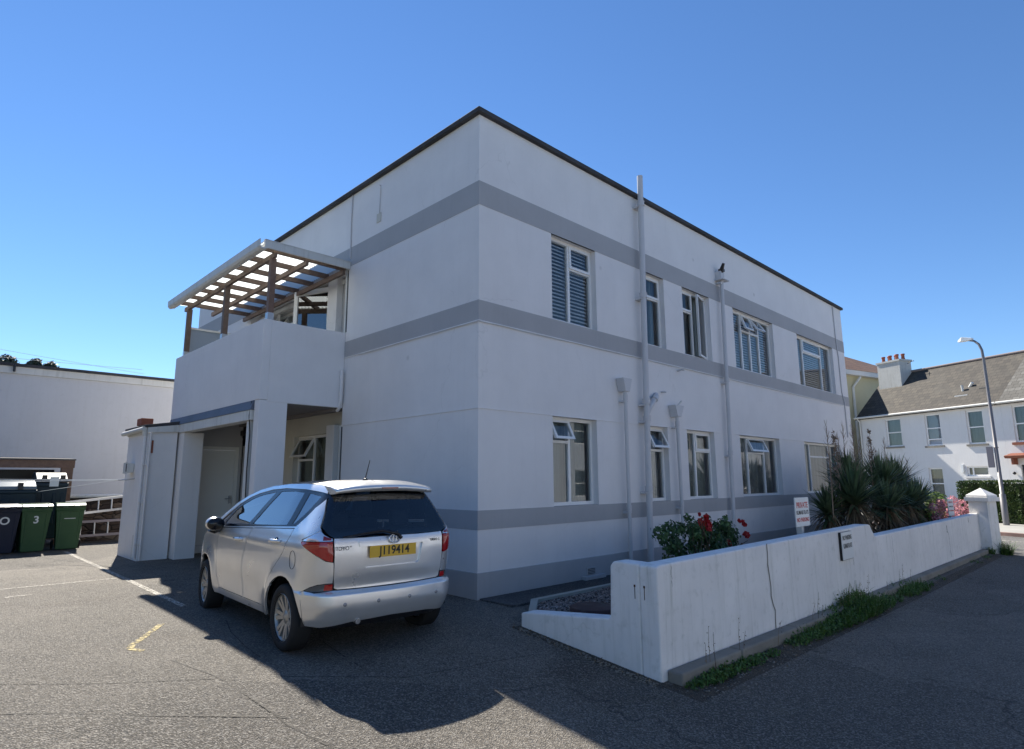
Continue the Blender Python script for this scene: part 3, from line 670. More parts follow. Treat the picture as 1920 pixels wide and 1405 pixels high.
# short return towards the car park
out2 = [(WY+.19, -.8), (-1.17, -.5), (-1.17, .078), (-1.24, .092), (-2.30, .19), (-2.32, .215), (-2.335, .66), (-2.37, .70), (-2.42, .705), (WY+.19, .70)]
g.prism([(-.42, y, z) for y, z in out2], (.19, 0, 0))
rel(g, BW, 'wall', M['white_wall'], bw, bevel=.022)
# crack filled with mortar, weathered
g = MB(); xs_ = [1.80, 1.805, 1.79, 1.81, 1.83, 1.82, 1.86, 1.90, 1.885, 1.88]; zs_ = [.725, .62, .50, .38, .26, .16, .06, .0, -.08, -.2]
for i in range(9):
    wd = .010+.004*random.random(); g.add([(xs_[i]-wd, WY-.003, zs_[i]), (xs_[i+1]-wd, WY-.003, zs_[i+1]), (xs_[i+1]+wd, WY-.003, zs_[i+1]), (xs_[i]+wd, WY-.003, zs_[i])], [(0, 1, 2, 3)])
rel(g, BW, 'crack', M['concrete'], bw)
def crackline(x, z0, z1, wd=.004, jit=.01, mt='tarline'):
    g = MB(); n = 10; px = x
    for i in range(n):
        nx = x+random.uniform(-jit, jit); a = z0+(z1-z0)*i/n; c = z0+(z1-z0)*(i+1)/n; ww = wd*random.uniform(.4, 1.3)
        g.add([(px-ww, WY-.003, a), (nx-ww, WY-.003, c), (nx+ww, WY-.003, c), (px+ww, WY-.003, a)], [(0, 1, 2, 3)]); px = nx
    rel(g, BW, 'crack', mat('crack_dark', (.12, .115, .10), .9), bw)
crackline(-.20, .68, .50, .0025); crackline(6.6, .5, .05, .003); crackline(10.6, .46, .3, .02); crackline(10.7, .3, -.2, .008); crackline(4.62, .33, .22, .006); crackline(12.9, .5, .4, .02)
g = MB()
for y in (-2.60, -2.70): g.box((-.424, y-.008, .50), (-.4195, y+.008, .52)); g.box((-.4225, y-.003, .40), (-.4195, y+.003, .50))
rel(g, BW, 'rusty_fixing', mat('rust', (.07, .035, .02), .9), bw)
# concrete kerb along the foot of the wall (broken into lengths)
M['soil'] = worn_paint('soil_strip', (.075, .055, .035), .47)
struct(strip([(-.47, -1.15), (-.48, -2.2), (-.47, -2.95)], .13, .003, 10).build('soil_strip', M['soil']))
struct(strip([(-.5, -3.08), (2, -3.10), (6, -3.12), (13.8, -3.1)], .34, .003, 12).build('soil_strip', M['soil']))
kb = empty('kerb_stones', (0, WY-.1, -.2)); struct(kb)
xk = -.34
for L in (1.1, 1.35, 1.3, .35, .8, 1.2, 1.7, 1.9, 1.6, 2.0, 1.5, .9):
    g = MB(); zt = gz(xk+L/2, -3.1)+.115+random.uniform(-.012, .012); yy = WY-.15+random.uniform(-.015, .015)
    g.prism([(0, 0, -.5), (L-.015, 0, -.5), (L-.015, 0, gz(xk+L, -3.1)+.115), (0, 0, gz(xk, -3.1)+.115)], (0, .149, 0), Matrix.Translation((xk, WY-.152, 0)))
    struct(g.build('kerb', M['concrete'], bevel=.018)); xk += L
COL.objects.unlink(kb); bpy.data.objects.remove(kb)

# gate pillar
gp = empty('gate_pillar', (14.35, -2.93, -.42), R(-16), label='white square pillar with pyramid cap at the far end of the low wall', cat='pillar')
g = MB(); g.box((-.23, -.21, -.3), (.23, .21, 1.27)); g.build('pillar_shaft', M['white_wall'], gp, bevel=.012)
g = MB(); g.box((-.285, -.265, 1.272), (.285, .265, 1.37)); g.box((-.25, -.235, 1.37), (.25, .235, 1.42))
g.add([(-.25, -.235, 1.42), (.25, -.235, 1.42), (.25, .235, 1.42), (-.25, .235, 1.42), (0, 0, 1.60)], [(0, 1, 4), (1, 2, 4), (2, 3, 4), (3, 0, 4)]); g.build('pillar_cap', M['white_wall'], gp)

M['sign_w'] = painted('sign_white', (.74, .76, .75), var=.02, stain=.1, rough=.4, bump=0)
M['red_ink'] = mat('red_lettering', (.55, .03, .03), .5); M['ink'] = mat('black_lettering', (.02, .02, .02), .5)
M['weathered_ink'] = mat('faded_lettering', (.09, .095, .09), .6)
ps = empty('parking_sign', (3.99, -2.42, 0), label='white private no parking sign on a short pale post behind the low wall', cat='sign')
g = MB(); g.box((-.25, -.012, .775), (.25, .002, 1.175)); bd = g.build('sign_board', M['sign_w'], ps, bevel=.003)
for s, z, sz, c, sx in (('PRIVATE', 1.065, .112, 'red_ink', .98), ('KUMASI FLATS', .965, .075, 'ink', .90), ('NO PARKING', .865, .080, 'red_ink', .92)):
    text(s, sz, M[c], 'lettering', ps, frame_m((0, -.0135, z), (1, 0, 0), (0, 0, 1)), .0006, .0015, sx)
g = MB(); g.box((-.035, .003, -.05), (.045, .08, .80)); g.build('post', M['white_old'], ps, bevel=.004)
ws = empty('wall_sign', (4.32, WY, .33), label='white no parking notice on a dark box fixed to the face of the low wall', cat='sign')
g = MB(); g.box((-.228, -.034, .0), (.215, -.002, .375)); g.build('sign_box', M['black'], ws, bevel=.003)
g = MB(); g.box((-.222, -.040, .008), (.225, -.0345, .372)); g.build('sign_board', M['sign_w'], ws)
for s, z, sz, sx in (('NO PARKING', .295, .085, .72), ('KUMASI FLATS', .185, .085, .62)):
    text(s, sz, M['weathered_ink'], 'lettering', ws, frame_m((.0, -.0415, z), (1, 0, 0), (0, 0, 1)), .0006, .002, sx)
s2 = empty('parking_sign', (13.3, -2.45, 0), R(-12), label='small white no parking sign on a post among the pink hydrangeas', cat='sign')
g = MB(); g.box((-.14, -.012, .52), (.14, .002, .92)); g.build('sign_board', M['sign_w'], s2)
g = MB(); g.box((-.03, .003, .1), (.03, .05, .92)); g.build('post', M['pipe'], s2)
for s, z, sz, c in (('PRIVATE', .84, .06, 'red_ink'), ('KUMASI FLATS', .74, .036, 'ink'), ('NO PARKING', .64, .045, 'red_ink')):
    text(s, sz, M[c], 'lettering', s2, frame_m((0, -.0135, z), (1, 0, 0), (0, 0, 1)), .0006, .001, .95)
# manhole cover in the gravel
mh = MB(); mh.lathe([(0, .035), (.24, .035), (.25, .03), (.25, -.02)], 28)
mo = mh.build('manhole_cover', painted('rusty_iron', (.085, .05, .045), var=.3, stain=.6)); mo.location = (.42, -1.45, .03); tag(mo, 'round rusty manhole cover lying in the gravel behind the low wall', 'manhole cover')

# ================================================================ BINS, YARD
def bin_wheelie(name, loc, rz, body, lid, label, group, num=None, mark=None):
    t = empty(name, loc, rz, label=label, cat='wheelie bin', group=group); S = .94
    g = MB()   # tapered body
    def ringz(z, w, d, y0=0): return [(-w/2, -d/2+y0, z), (w/2, -d/2+y0, z), (w/2, d/2+y0, z), (-w/2, d/2+y0, z)]
    lv = [(.02, .40, .46, .03), (.10, .42, .48, .03), (.88, .525, .60, 0), (.90, .555, .63, 0), (.97, .56, .64, 0)]
    vs = []; fs = []
    for z, w_, d, y0 in lv: vs += ringz(z*S, w_*S, d*S, y0)
    fs = [(i*4+k, i*4+(k+1) % 4, i*4+4+(k+1) % 4, i*4+4+k) for i in range(4) for k in range(4)]+[(3, 2, 1, 0), (16, 17, 18, 19)]
    g.add(vs, fs)
    for x in (-.19, .165): g.prism([(x*S, -.203*S, .12*S), ((x+.025)*S, -.203*S, .12*S), ((x+.03)*S, -.292*S, .84*S), (x*S, -.292*S, .84*S)], (0, -.012, 0))
    g.prism([(-.23*S, -.295*S, .86*S), (.23*S, -.295*S, .86*S), (.23*S, -.297*S, .885*S), (-.23*S, -.297*S, .885*S)], (0, -.02, 0))
    g.build('bin_body', body, t, bevel=.012)
    g = MB(); g.prism([(-.285*S, -.36*S, .975*S), (-.285*S, .33*S, .975*S), (-.285*S, .33*S, 1.02*S), (-.285*S, .1, 1.065*S), (-.285*S, -.28*S, 1.045*S), (-.285*S, -.37*S, 1.0*S)], (.57*S, 0, 0))
    for x in (-.17, .05): g.box((x*S, -.385*S, .955*S), ((x+.12)*S, -.35*S, 1.015*S))
    g.build('lid', lid, t, bevel=.012)
    g = MB(); g.tube([(-.26*S, .36*S, .97*S), (.26*S, .36*S, .97*S)], .016, 8); g.build('handle', body, t)
    for x in (-.26, .26):
        g = MB(); g.lathe([(0, -.022), (.085, -.022), (.095, -.012), (.095, .012), (.085, .022), (0, .022)], 18, Matrix.Translation((x*S, .27*S, .095))@Matrix.Rotation(R(90), 4, 'Y')); g.build('wheel', M['rubber'], t)
    if num:
        text(num, .21, M['sign_w'], 'number', t, frame_m((0.0, -.2665, .66), (1, 0, 0), (0, -.115, 1)), .001, .004)
    if mark == 'dash':
        g = MB(); g.add([(-.10, -.2655, .66), (.10, -.2655, .66), (.10, -.266, .672), (-.10, -.266, .672)], [(0, 1, 2, 3)]); g.build('marking', M['sign_w'], t)
        g = MB(); g.add([(-.02, -.277, .78), (.02, -.277, .78), (.01, -.278, .83), (-.01, -.278, .83)], [(0, 1, 2, 3)]); g.build('marking', M['ink'], t)
    return t
gG = painted('green_bin_plastic', (.045, .10, .045), var=.12, stain=.25, rough=.5, bump=.05, dirt=(.10, .11, .08))
gG2 = painted('green_bin_lid', (.10, .15, .10), var=.1, rough=.22, bump=.03)
gB = painted('navy_bin_plastic', (.022, .028, .05), var=.12, stain=.25, rough=.5, bump=.05, dirt=(.06, .06, .06))
gT = painted('teal_bin_plastic', (.012, .030, .045), var=.12, stain=.25, rough=.45, bump=.05, dirt=(.04, .05, .05))
gW = painted('sun_highlight_lid', (.16, .19, .20), var=.05, rough=.14, bump=.02)  # teal lid lightened so the sun highlight sits in its colour
grp = 'wheelie bins by the yard shed'
bin_wheelie('wheelie_bin', (-3.66, 10.72, 0), R(6), gB, gB, 'dark navy wheelie bin at the left edge of the yard', grp, 'O')
bin_wheelie('wheelie_bin', (-3.13, 10.74, 0), R(3), gG, gG2, 'green wheelie bin with a white number 3 painted on its front', grp, '3')
bin_wheelie('wheelie_bin', (-2.50, 10.80, 0), R(-5), gG, gG2, 'green wheelie bin without a number, rightmost in the row beside the ladders', grp, None, 'dash')
def big_bin(loc, w, h, d, label, sticker=False, pale=False):
    t = empty('communal_bin', loc, 0, label=label, cat='refuse container', group='large four wheeled refuse containers')
    g = MB(); g.prism([(-w/2, -d/2+.06, .18), (-w/2, d/2-.06, .18), (-w/2, d/2, h*.83), (-w/2, -d/2, h*.83)], (w, 0, 0)); g.box((-w/2-.02, -d/2-.03, h*.80), (w/2+.02, d/2+.03, h*.85))
    for x in (-w*.3, w*.05, w*.3): g.box((x, -d/2-.002, h*.3), (x+w*.12, -d/2+.08, h*.72))
    g.build('bin_body', gT, t, bevel=.02)
    g = MB(); g.prism([(-w/2, -d/2-.03, h*.855), (-w/2, d/2+.03, h*.855), (-w/2, d/2+.0, h*.93), (-w/2, d*.2, h), (-w/2, -d*.15, h*.985), (-w/2, -d/2, h*.90)], (w, 0, 0))
    g.build('lid', gW if pale else gT, t, bevel=.02)
    g = MB()
    for x in (-w*.32, w*.25): g.box((x, -d/2-.05, h*.86), (x+.09, -d/2+.06, h*.955))
    g.build('lid_hinge', M['black'], t)
    for x in (-w*.4, w*.4):
        g = MB(); g.lathe([(0, -.03), (.08, -.03), (.09, 0), (.08, .03), (0, .03)], 16, Matrix.Translation((x, -d*.35, .09))@Matrix.Rotation(R(90), 4, 'Y')); g.build('wheel', M['rubber'], t)
    if sticker:
        g = MB(); g.box((-.05, -d/2-.036, h*.80), (.12, -d/2-.031, h*.93)); g.build('sticker', M['sign_w'], t)
    return t
big_bin((-3.74, 11.75, 0), 1.35, 1.50, .85, 'long dark teal communal bin with a shiny curved lid behind the wheelie bins', pale=True)
big_bin((-2.76, 12.05, 0), .60, 1.68, .80, 'taller dark teal communal bin with a white sticker beside the timber post', True)
# lean-to shelter behind
sh = empty('bin_shelter', (-2.4, 12.4, 0), label='dark lean-to shelter with brown timber post and board behind the bins', cat='shelter')
g = MB(); g.box((-.12, -.06, 0), (.12, .06, 1.80)); g.build('post', M['post_wood'], sh)
g = MB(); g.box((-4.6, -.08, 1.78), (.14, .04, 1.96)); g.build('beam', M['post_wood'], sh)
g = MB(); g.box((-4.6, .9, 0), (-.12, .98, 1.75)); g.build('back_wall', M['black'], sh)
g = MB(); g.prism([(-4.7, -.12, 1.96), (-4.7, 1.1, 2.02), (-4.7, 1.1, 2.05), (-4.7, -.12, 1.99)], (4.85, 0, 0)); g.build('roof', M['dark_felt'], sh)
# stone wall and ladders
st = MB(); st.box((-2.4, 12.5, -.1), (3.5, 12.9, 1.05)); sw = st.build('stone_wall', M['stone'], bevel=.03); tag(sw, 'rough brown rubble stone wall behind the ladders', 'wall')
cp = MB(); cp.box((-2.42, 12.45, 1.052), (3.5, 12.95, 1.13)); cp.build('coping', M['white_old'], sw, bevel=.03)
def ladder(p0, p1, w_, m, label, n, tiltx=.12):
    p0, p1 = Vector(p0), Vector(p1); d = (p1-p0); L = d.length; d.normalize(); s = Vector((0, tiltx, 1)).normalized()
    t = empty('ladder', p0, 0, label=label, cat='ladder', group='ladders lying against the stone wall')
    for k in (0, w_):
        g = MB(); g.add([s*k+d*a+s*e+Vector((0, f, 0)) for f in (-.03, .03) for (a, e) in ((0, 0), (L, 0), (L, .055), (0, .055))], [(3, 2, 1, 0), (4, 5, 6, 7), (0, 1, 5, 4), (1, 2, 6, 5), (2, 3, 7, 6), (3, 0, 4, 7)]); g.build('rail', m, t)
    for i in range(n):
        g = MB(); a = d*(.12+.28*i); g.tube([a+s*.05, a+s*w_], .02, 8); g.build('rung', M['alu'], t)
ladder((-3.0, 12.1, .12), (-.2, 12.1, .17), .33, mat('ladder_rail', (.42, .34, .33), .5), 'ladder lying on its side close to the ground with reddish rails', 9)
ladder((-3.2, 12.30, .55), (-.2, 12.30, .84), .30, M['alu'], 'upper silver ladder tilted against the stone wall', 9)
# warehouse / white gable wall beyond
wh = empty('rendered_building', (0, 16, 0), label='long plain white rendered building with flat dark roof edge behind the bins', cat='building')
g = MB(); g.box((-30, 0, -.3), (3.6, 9, 4.50)); g.build('wall', M['warehouse'], wh)
g = MB(); g.box((-30, -.06, 4.46), (3.7, -.002, 4.66)); g.build('fascia_board', M['white_old'], wh)
g = MB(); g.box((-30.1, -.12, 4.662), (3.75, 9.1, 4.74)); g.build('roof', M['dark_felt'], wh)
g = MB(); g.tube([(-3.35, -.1, 4.72), (-3.35, -.11, 4.5)], .03, 8); g.build('vent_pipe', M['black'], wh)
# washing lines
wl = empty('washing_line', (-2.16, 8.3, 1.48), label='thin white washing lines stretched from the outhouse towards the left', cat='washing line')
g = MB()
for (x, y, z, sg) in ((-3.6, 6.0, .10, .06), (-4.2, 5.4, .02, .10)):
    g.tube([(x*t_, y*t_, z*t_-sg*4*t_*(1-t_)*.3) for t_ in [i/12 for i in range(13)]], .006, 5)
g.tube([(-1.6*t_, 5.6*t_, -.45*t_) for t_ in [i/8 for i in range(9)]][::1], .005, 5)
g.build('cord', M['sign_w'], wl)
oc = empty('overhead_cable', (0, 0, 0), label='thin overhead cables crossing the sky to the left of the flats', cat='cable')
g = MB()
for (a, c) in (((-40, 48, 15.5), (4, 34, 7.6)), ((-40, 40, 10.0), (3, 30, 7.2))):
    a, c = Vector(a), Vector(c); g.tube([a.lerp(c, i/20)-Vector((0, 0, 1.2*4*(i/20)*(1-i/20)*.5)) for i in range(21)], .010, 4)
g.build('cord', M['pipe'], oc)

# ================================================================ RIGHT HAND SIDE
HQ = Vector((34.1, 5.3, 0)); HD = Vector((-.433, -.901, 0)).normalized(); HN = Vector((-.901, .433, 0)).normalized()
HZ = -.46
def HP(u, k, z): return HQ+HD*u+HN*k+Vector((0, 0, z))      # u along facade to the right, k towards the camera
Hrot = Matrix(((HD.x, -HN.x, 0, HQ.x), (HD.y, -HN.y, 0, HQ.y), (0, 0, 1, 0), (0, 0, 0, 1)))    # local x=u, y=inwards
def house_root(name, u, **k):
    o = bpy.data.objects.new(name, None); COL.objects.link(o); o.matrix_world = Hrot@Matrix.Translation((u, 0, 0)); return tag(o, **k)
PH = lambda u0, v0: (lambda u, v, d: (u0+u, d, v0+v))
h1 = house_root('terraced_house', 0, label='white rendered two storey house with slate roof and wide chimney beyond the road', cat='house', group='terraced houses across the road')
h2 = house_root('terraced_house', 7.65, label='white house with red painted sills and door hood at the right edge', cat='house', group='terraced houses across the road')
def house_walls(root, L, wins, ev=4.95, left_gable=True):
    g = MB(); holed(g, 0, L, HZ, ev, [(a, a+w_, z, z+h_, .14) for a, z, w_, h_ in wins], lambda u, v, d: (u, d, v), .14)
    g.box((.01, 5.0, HZ), (L-.01, 5.1, ev)); g.add([(0, 0, HZ), (0, 5, HZ), (0, 5, ev), (0, 2.5, ev+2.45), (0, 0, ev)], [(4, 3, 2, 1, 0)]); g.add([(L, 0, HZ), (L, 5, HZ), (L, 5, ev), (L, 2.5, ev+2.45), (L, 0, ev)], [(0, 1, 2, 3, 4)])
    g.add([(0, .4, HZ), (L, .4, HZ), (L, .4, ev), (0, .4, ev)], [(0, 1, 2, 3)])
    g.build('wall', M['hwall'], root)
def house_roof(root, L, ev=4.95, x0=-.12, rise=2.45):
    me = bpy.data.meshes.new('roof'); t = .09
    c = [(x0, -.22, ev-.12), (L, -.22, ev-.12), (L, 2.5, ev+rise+.06), (x0, 2.5, ev+rise+.06), (x0, 5.2, ev-.12), (L, 5.2, ev-.12)]
    vs = c+[(x, y, z-t) for x, y, z in c]
    fs = [(0, 1, 2, 3), (3, 2, 5, 4), (9, 8, 7, 6), (10, 11, 8, 9), (0, 6, 7, 1), (1, 7, 8, 2), (2, 8, 11, 5), (5, 11, 10, 4), (4, 10, 9, 3), (3, 9, 6, 0)]
    me.from_pydata(vs, [], fs); uv = me.uv_layers.new()
    for p in me.polygons:
        for li in p.loop_indices:
            v = me.vertices[me.loops[li].vertex_index].co; uv.data[li].uv = (v.x, (v.y if v.y <= 2.5 else 5-v.y)*1.41)
    me.materials.append(M['slate_pale'] if rise == 2.46 else M['slate']); o = bpy.data.objects.new('roof', me); COL.objects.link(o); o.parent = root; return o
W1 = [(1.62, 3.12, .92, 1.52), (3.90, 3.05, .82, 1.62), (6.02, 3.02, .80, 1.62), (3.80, .35, .75, 1.58), (5.75, 1.50, 1.0, .46)]
house_walls(h1, 7.645, W1); r1 = house_roof(h1, 7.645)
for i, (a, z, w_, h_) in enumerate(W1):
    if h_ > 1:
        c = [(0, 1, [(0, .5, FX, 0), (.5, 1, FX, 0)])]
        if i == 1: c = [(0, 1, [(.0, .2, 'none', 0), (.2, .55, FX, 0), (.55, 1, FX, 0)])]
        fo = win(h1, PH(a, z), w_, h_, [(0, 1, [(0, .5, FX, 0), (.5, 1, FX, 0)])] if i != 1 else [(0, 1, [(.2, .55, FX, 0), (.55, 1, FX, 0)])], 'curtain' if i in (0, 2, 3) else 'slats', fw_=.07, d0=.07)
    else: fo = win(h1, PH(a, z), w_, h_, [(0, .25, [(0, 1, FX, 0)]), (.25, 1, [(0, 1, FX, 0)])], None, fw_=.07, d0=.07)
    g = MB(); g.box((a-.09, -.07, z-.09), (a+w_+.09, .06, z-.002)); g.build('sill', M['concrete'] if i < 3 else M['hwall'], fo)
g = MB(); g.tube([(-.12, -.28, 4.84), (7.6, -.28, 4.84)], .055, 8); g.box((-.1, -.20, 4.74), (7.6, -.002, 4.90)); g.build('gutter', M['white_old'], h1)
g = MB(); g.tube([(.05, -.24, 4.8), (.05, -.08, 4.6), (.05, -.08, HZ)], .04, 8); g.build('downpipe', M['white_old'], h1)
g = MB(); g.box((.15, 1.6, 5.2), (1.60, 2.5, 8.08)); g.box((.10, 1.55, 8.08), (1.65, 2.55, 8.18)); ch = g.build('chimney', painted('chimney_render', (.55, .55, .52), stain=.5, streak=.6), r1)
for i in range(6):
    g = MB(); g.lathe([(.085, 0), (.105, .05), (.09, .1), (.085, .26), (.11, .30), (.105, .36), (.07, .36)], 14, Matrix.Translation((.33+.22*i, 2.05+(.1 if i % 2 else -.1), 8.18))); g.build('chimney_pot', M['terracotta'], ch)
g = MB(); g.tube([(1.78, 2.0, 7.9), (2.15, 2.0, 8.0)], .02, 6); g.tube([(2.05, 1.85, 7.96), (2.07, 2.15, 8.0)], .015, 6); g.build('aerial', M['black'], ch)
g = MB(); g.tube([(5.55, .75, 5.6), (5.55, .70, 6.02)], .06, 8); g.tube([(5.75, .95, 5.9), (5.95, .9, 6.1)], .07, 8); g.box((5.3, .42, 5.42), (5.95, .62, 5.50)); g.build('roof_vent', M['white_old'], r1)
g = MB(); g.tube([(6.35, .75, 5.72), (6.75, .75, 5.72)], .06, 8); g.build('roof_vent', M['dark_felt'], r1)
g = MB(); g.tube([(-.12, 2.5, 7.50), (7.6, 2.5, 7.50)], .07, 8); g.build('ridge_tiles', painted('ridge', (.24, .20, .19)), r1)
g = MB(); g.box((5.52, -.08, 1.68), (5.64, -.002, 2.06)); g.build('wall_lamp', M['sign_w'], h1)
W2 = [(.45, 3.0, 1.0, 1.66), (2.4, 3.0, 1.0, 1.66), (.50, -.36, .95, 2.35), (2.4, .3, 1.1, 1.6)]
house_walls(h2, 7., W2); r2h = house_roof(h2, 7., x0=.0, rise=2.46)
for i, (a, z, w_, h_) in enumerate(W2):
    if i == 2: continue
    fo = win(h2, PH(a, z), w_, h_, [(0, 1, [(0, .5, FX, 0), (.5, 1, FX, 0)])], 'curtain', fw_=.07, d0=.07)
    g = MB(); g.box((a-.12, -.09, z-.12), (a+w_+.12, .06, z-.002)); g.build('sill', M['reddish'], fo)
g = MB(); g.box((.52, .09, -.36), (1.43, .14, 1.97)); dd = g.build('door', mat('navy_door', (.015, .02, .045), .3), h2)
g = MB(); g.box((.60, .08, 1.55), (1.35, .089, 1.9)); g.build('fanlight', M['white'], dd)
g = MB(); g.prism([(.15, -.5, 2.40), (.15, 0, 2.52), (.15, 0, 2.28), (.15, -.45, 2.28)], (1.7, 0, 0)); g.box((.3, -.28, 2.0), (.42, -.002, 2.279)); g.box((1.58, -.28, 2.0), (1.7, -.002, 2.279)); g.build('door_hood', M['reddish'], h2, bevel=.02)
g = MB(); g.tube([(0, -.28, 4.84), (7, -.28, 4.84)], .055, 8); g.box((0, -.20, 4.74), (7., -.002, 4.90)); g.build('gutter', M['white_old'], h2)
g = MB(); g.tube([(0, 2.5, 7.50), (7., 2.5, 7.50)], .07, 8); g.build('ridge_tiles', painted('ridge_b', (.24, .20, .19)), r2h)
g = MB(); g.ball((.25, -.08, 1.62), .07, 8, 6); g.build('wall_lamp', M['black'], h2)
# cream house behind, hipped clay roof
CF = .66; cpos = Vector((-5.16, -5.9, 1.446)).lerp(Vector((57, 12.7, 0)), CF)
ch_ = empty('cream_house', cpos, math.atan2(-.26, .966), label='tall cream house with clay tile roof glimpsed between the flats and the white house', cat='house')
g = MB(); g.box((-6, 0, -2), (12, 9, 11.0)); g.build('wall', M['hcream'], ch_)
g = MB(); g.box((-6.5, -.55, 11.0), (12.5, 9.5, 11.45)); g.build('fascia_board', M['hwall'], ch_)
me = bpy.data.meshes.new('roof'); vs = [(-6.6, -.6, 11.46), (12.6, -.6, 11.46), (12.6, 9.6, 11.46), (-6.6, 9.6, 11.46), (-2, 4.5, 14.6), (4.2, 4.5, 14.6)]
me.from_pydata(vs, [], [(0, 1, 5, 4), (1, 2, 5), (2, 3, 4, 5), (3, 0, 4), (3, 2, 1, 0)]); uv = me.uv_layers.new()
for p in me.polygons:
    for li in p.loop_indices: v = me.vertices[me.loops[li].vertex_index].co; uv.data[li].uv = (v.x*.5, v.y*.5)
me.materials.append(M['tiles']); o = bpy.data.objects.new('roof', me); COL.objects.link(o); o.parent = ch_
g = MB(); g.tube([(1.6, -.5, 10.9), (.9, -.1, 9.9), (.9, -.1, HZ)], .12, 8); g.build('downpipe', M['white_old'], ch_)
ch_.scale = (CF, CF, CF)
# road, pavement, kerbs (strips parallel to the houses)
def hs(u0, u1, k0, k1, z): return [tuple(HP(u, k, z)) for (u, k) in ((u0, k0), (u1, k0), (u1, k1), (u0, k1))]
g = MB(); g.add(hs(-60, 60, 8.7, 14.2, -.448), [(3, 2, 1, 0)]); struct(g.build('road', M['road']))
g = MB(); g.prism(hs(-60, 60, 0, 8.55, -.34), (0, 0, -.2)); struct(g.build('pavement', painted('pavement_slabs', (.36, .35, .32), var=.1, stain=.4)))
g = MB(); g.prism(hs(-60, 60, 8.552, 8.7, -.335), (0, 0, -.2)); struct(g.build('kerb', painted('granite_kerb', (.26, .17, .145), var=.2), bevel=.01))
g = MB(); g.add(hs(-60, 60, 10.3, 10.42, -.443), [(3, 2, 1, 0)]); struct(g.build('road_marking', M['paint_w']))
g = MB(); g.add(hs(8, 16.0, 13.5, 13.6, -.443), [(3, 2, 1, 0)]); struct(g.build('road_marking', M['paint_y']))
# low garden wall with red coping in front of the far house
gw_ = empty('garden_wall', HP(10.25, 4.2, -.34), label='low cream garden wall with red painted coping beside the lamp post', cat='wall')
gw_.rotation_euler = (0, 0, math.atan2(HD.y, HD.x))
g = MB(); g.box((-.05, 0, 0), (6, .2, .52)); g.build('wall', M['hcream'], gw_)
g = MB(); g.box((-.09, -.03, .522), (6, .24, .61)); g.box((-.09, -.02, 0), (.12, .22, .521)); g.build('coping', M['reddish'], gw_, bevel=.01)
rl = empty('railing', HP(9.4, 3.6, -.34), label='thin white metal railing in front of the dark door', cat='railing'); rl.rotation_euler = (0, 0, math.atan2(HD.y, HD.x))
g = MB(); g.tube([(0, 0, 0), (0, 0, 1.0), (3, 0, 1.0)], .02, 6)
for i in range(8): g.tube([(.3+.35*i, 0, 0), (.3+.35*i, 0, 1.0)], .012, 6)
g.build('rail', M['sign_w'], rl)
# street lamp
LP = HP(10.66, 5.3, -.34)
lp = empty('street_lamp', LP, math.atan2(HD.y, HD.x), label='tall slim grey street lamp with a curved arm and a small sign plate', cat='street lamp')
g = MB(); g.tube([(0, 0, 0), (0, 0, 1.15), (0, 0, 1.16), (0, 0, 6.35), (-.02, .0, 6.75), (-.10, 0, 7.0), (-.26, 0, 7.17), (-.46, 0, 7.24)], [.105, .105, .07, .05, .047, .045, .04, .035], 14); g.build('pole', mat('lamp_grey', (.20, .19, .19), .45, .3), lp)
g = MB()
g.add([(-.72, -.07, 7.22), (-.72, .07, 7.22), (-1.2, .14, 7.24), (-1.42, .05, 7.24), (-1.42, -.05, 7.24), (-1.2, -.14, 7.24), (-.72, -.06, 7.31), (-.72, .06, 7.31), (-1.15, .12, 7.42), (-1.40, .04, 7.32), (-1.40, -.04, 7.32), (-1.15, -.12, 7.42)],
      [(5, 4, 3, 2, 1, 0), (6, 7, 8, 9, 10, 11), (0, 1, 7, 6), (1, 2, 8, 7), (2, 3, 9, 8), (3, 4, 10, 9), (4, 5, 11, 10), (5, 0, 6, 11)])
g.v = [((x+.34)*.82-.0, y, z) for x, y, z in g.v]; g.build('lantern', M['sign_w'], lp, bevel=.015)
g = MB(); g.box((-.30, -.10, 2.15), (-.07, -.07, 2.95)); g.tube([(0, 0, 2.9), (0, 0, 2.92)], .09, 10); g.build('sign_plate', mat('plate_grey', (.10, .10, .13), .5), lp)
# ================================================================ CAR
S_ = .935
car = empty('parked_car', (-1.855, -.39, -.042), R(90-2.85), label='small silver hatchback parked nose in beside the flats', cat='car')
car.scale = (S_, S_, S_)
def cub(pts):
    """monotone-ish interpolation through (x,y)"""
    xs = [p[0] for p in pts]; ys = [p[1] for p in pts]; n = len(pts)
    d = [(ys[i+1]-ys[i])/(xs[i+1]-xs[i]) for i in range(n-1)]
    m = [d[0]]+[0 if d[i-1]*d[i] <= 0 else 2*d[i-1]*d[i]/(d[i-1]+d[i]) for i in range(1, n-1)]+[d[-1]]
    def f(x):
        if x <= xs[0]: return ys[0]
        if x >= xs[-1]: return ys[-1]
        for i in range(n-1):
            if x <= xs[i+1]:
                h = xs[i+1]-xs[i]; t = (x-xs[i])/h
                return (2*t**3-3*t*t+1)*ys[i]+(t**3-2*t*t+t)*h*m[i]+(3*t*t-2*t**3)*ys[i+1]+(t**3-t*t)*h*m[i+1]
    return f
Wz = cub([(.15, .78), (.25, .80), (.35, .828), (.5, .845), (.72, .8475), (.9, .842), (1.0, .83), (1.08, .808), (1.13, .785), (1.2, .745), (1.35, .665), (1.46, .600), (1.52, .565), (1.57, .52)])
Xr = cub([(.15, -.50), (.26, -.56), (.36, -.615), (.46, -.645), (.555, -.64), (.572, -.625), (.585, -.575), (.60, -.57), (.75, -.595), (.9, -.60), (1.0, -.592), (1.06, -.575), (1.2, -.51), (1.45, -.385), (1.57, -.33)])
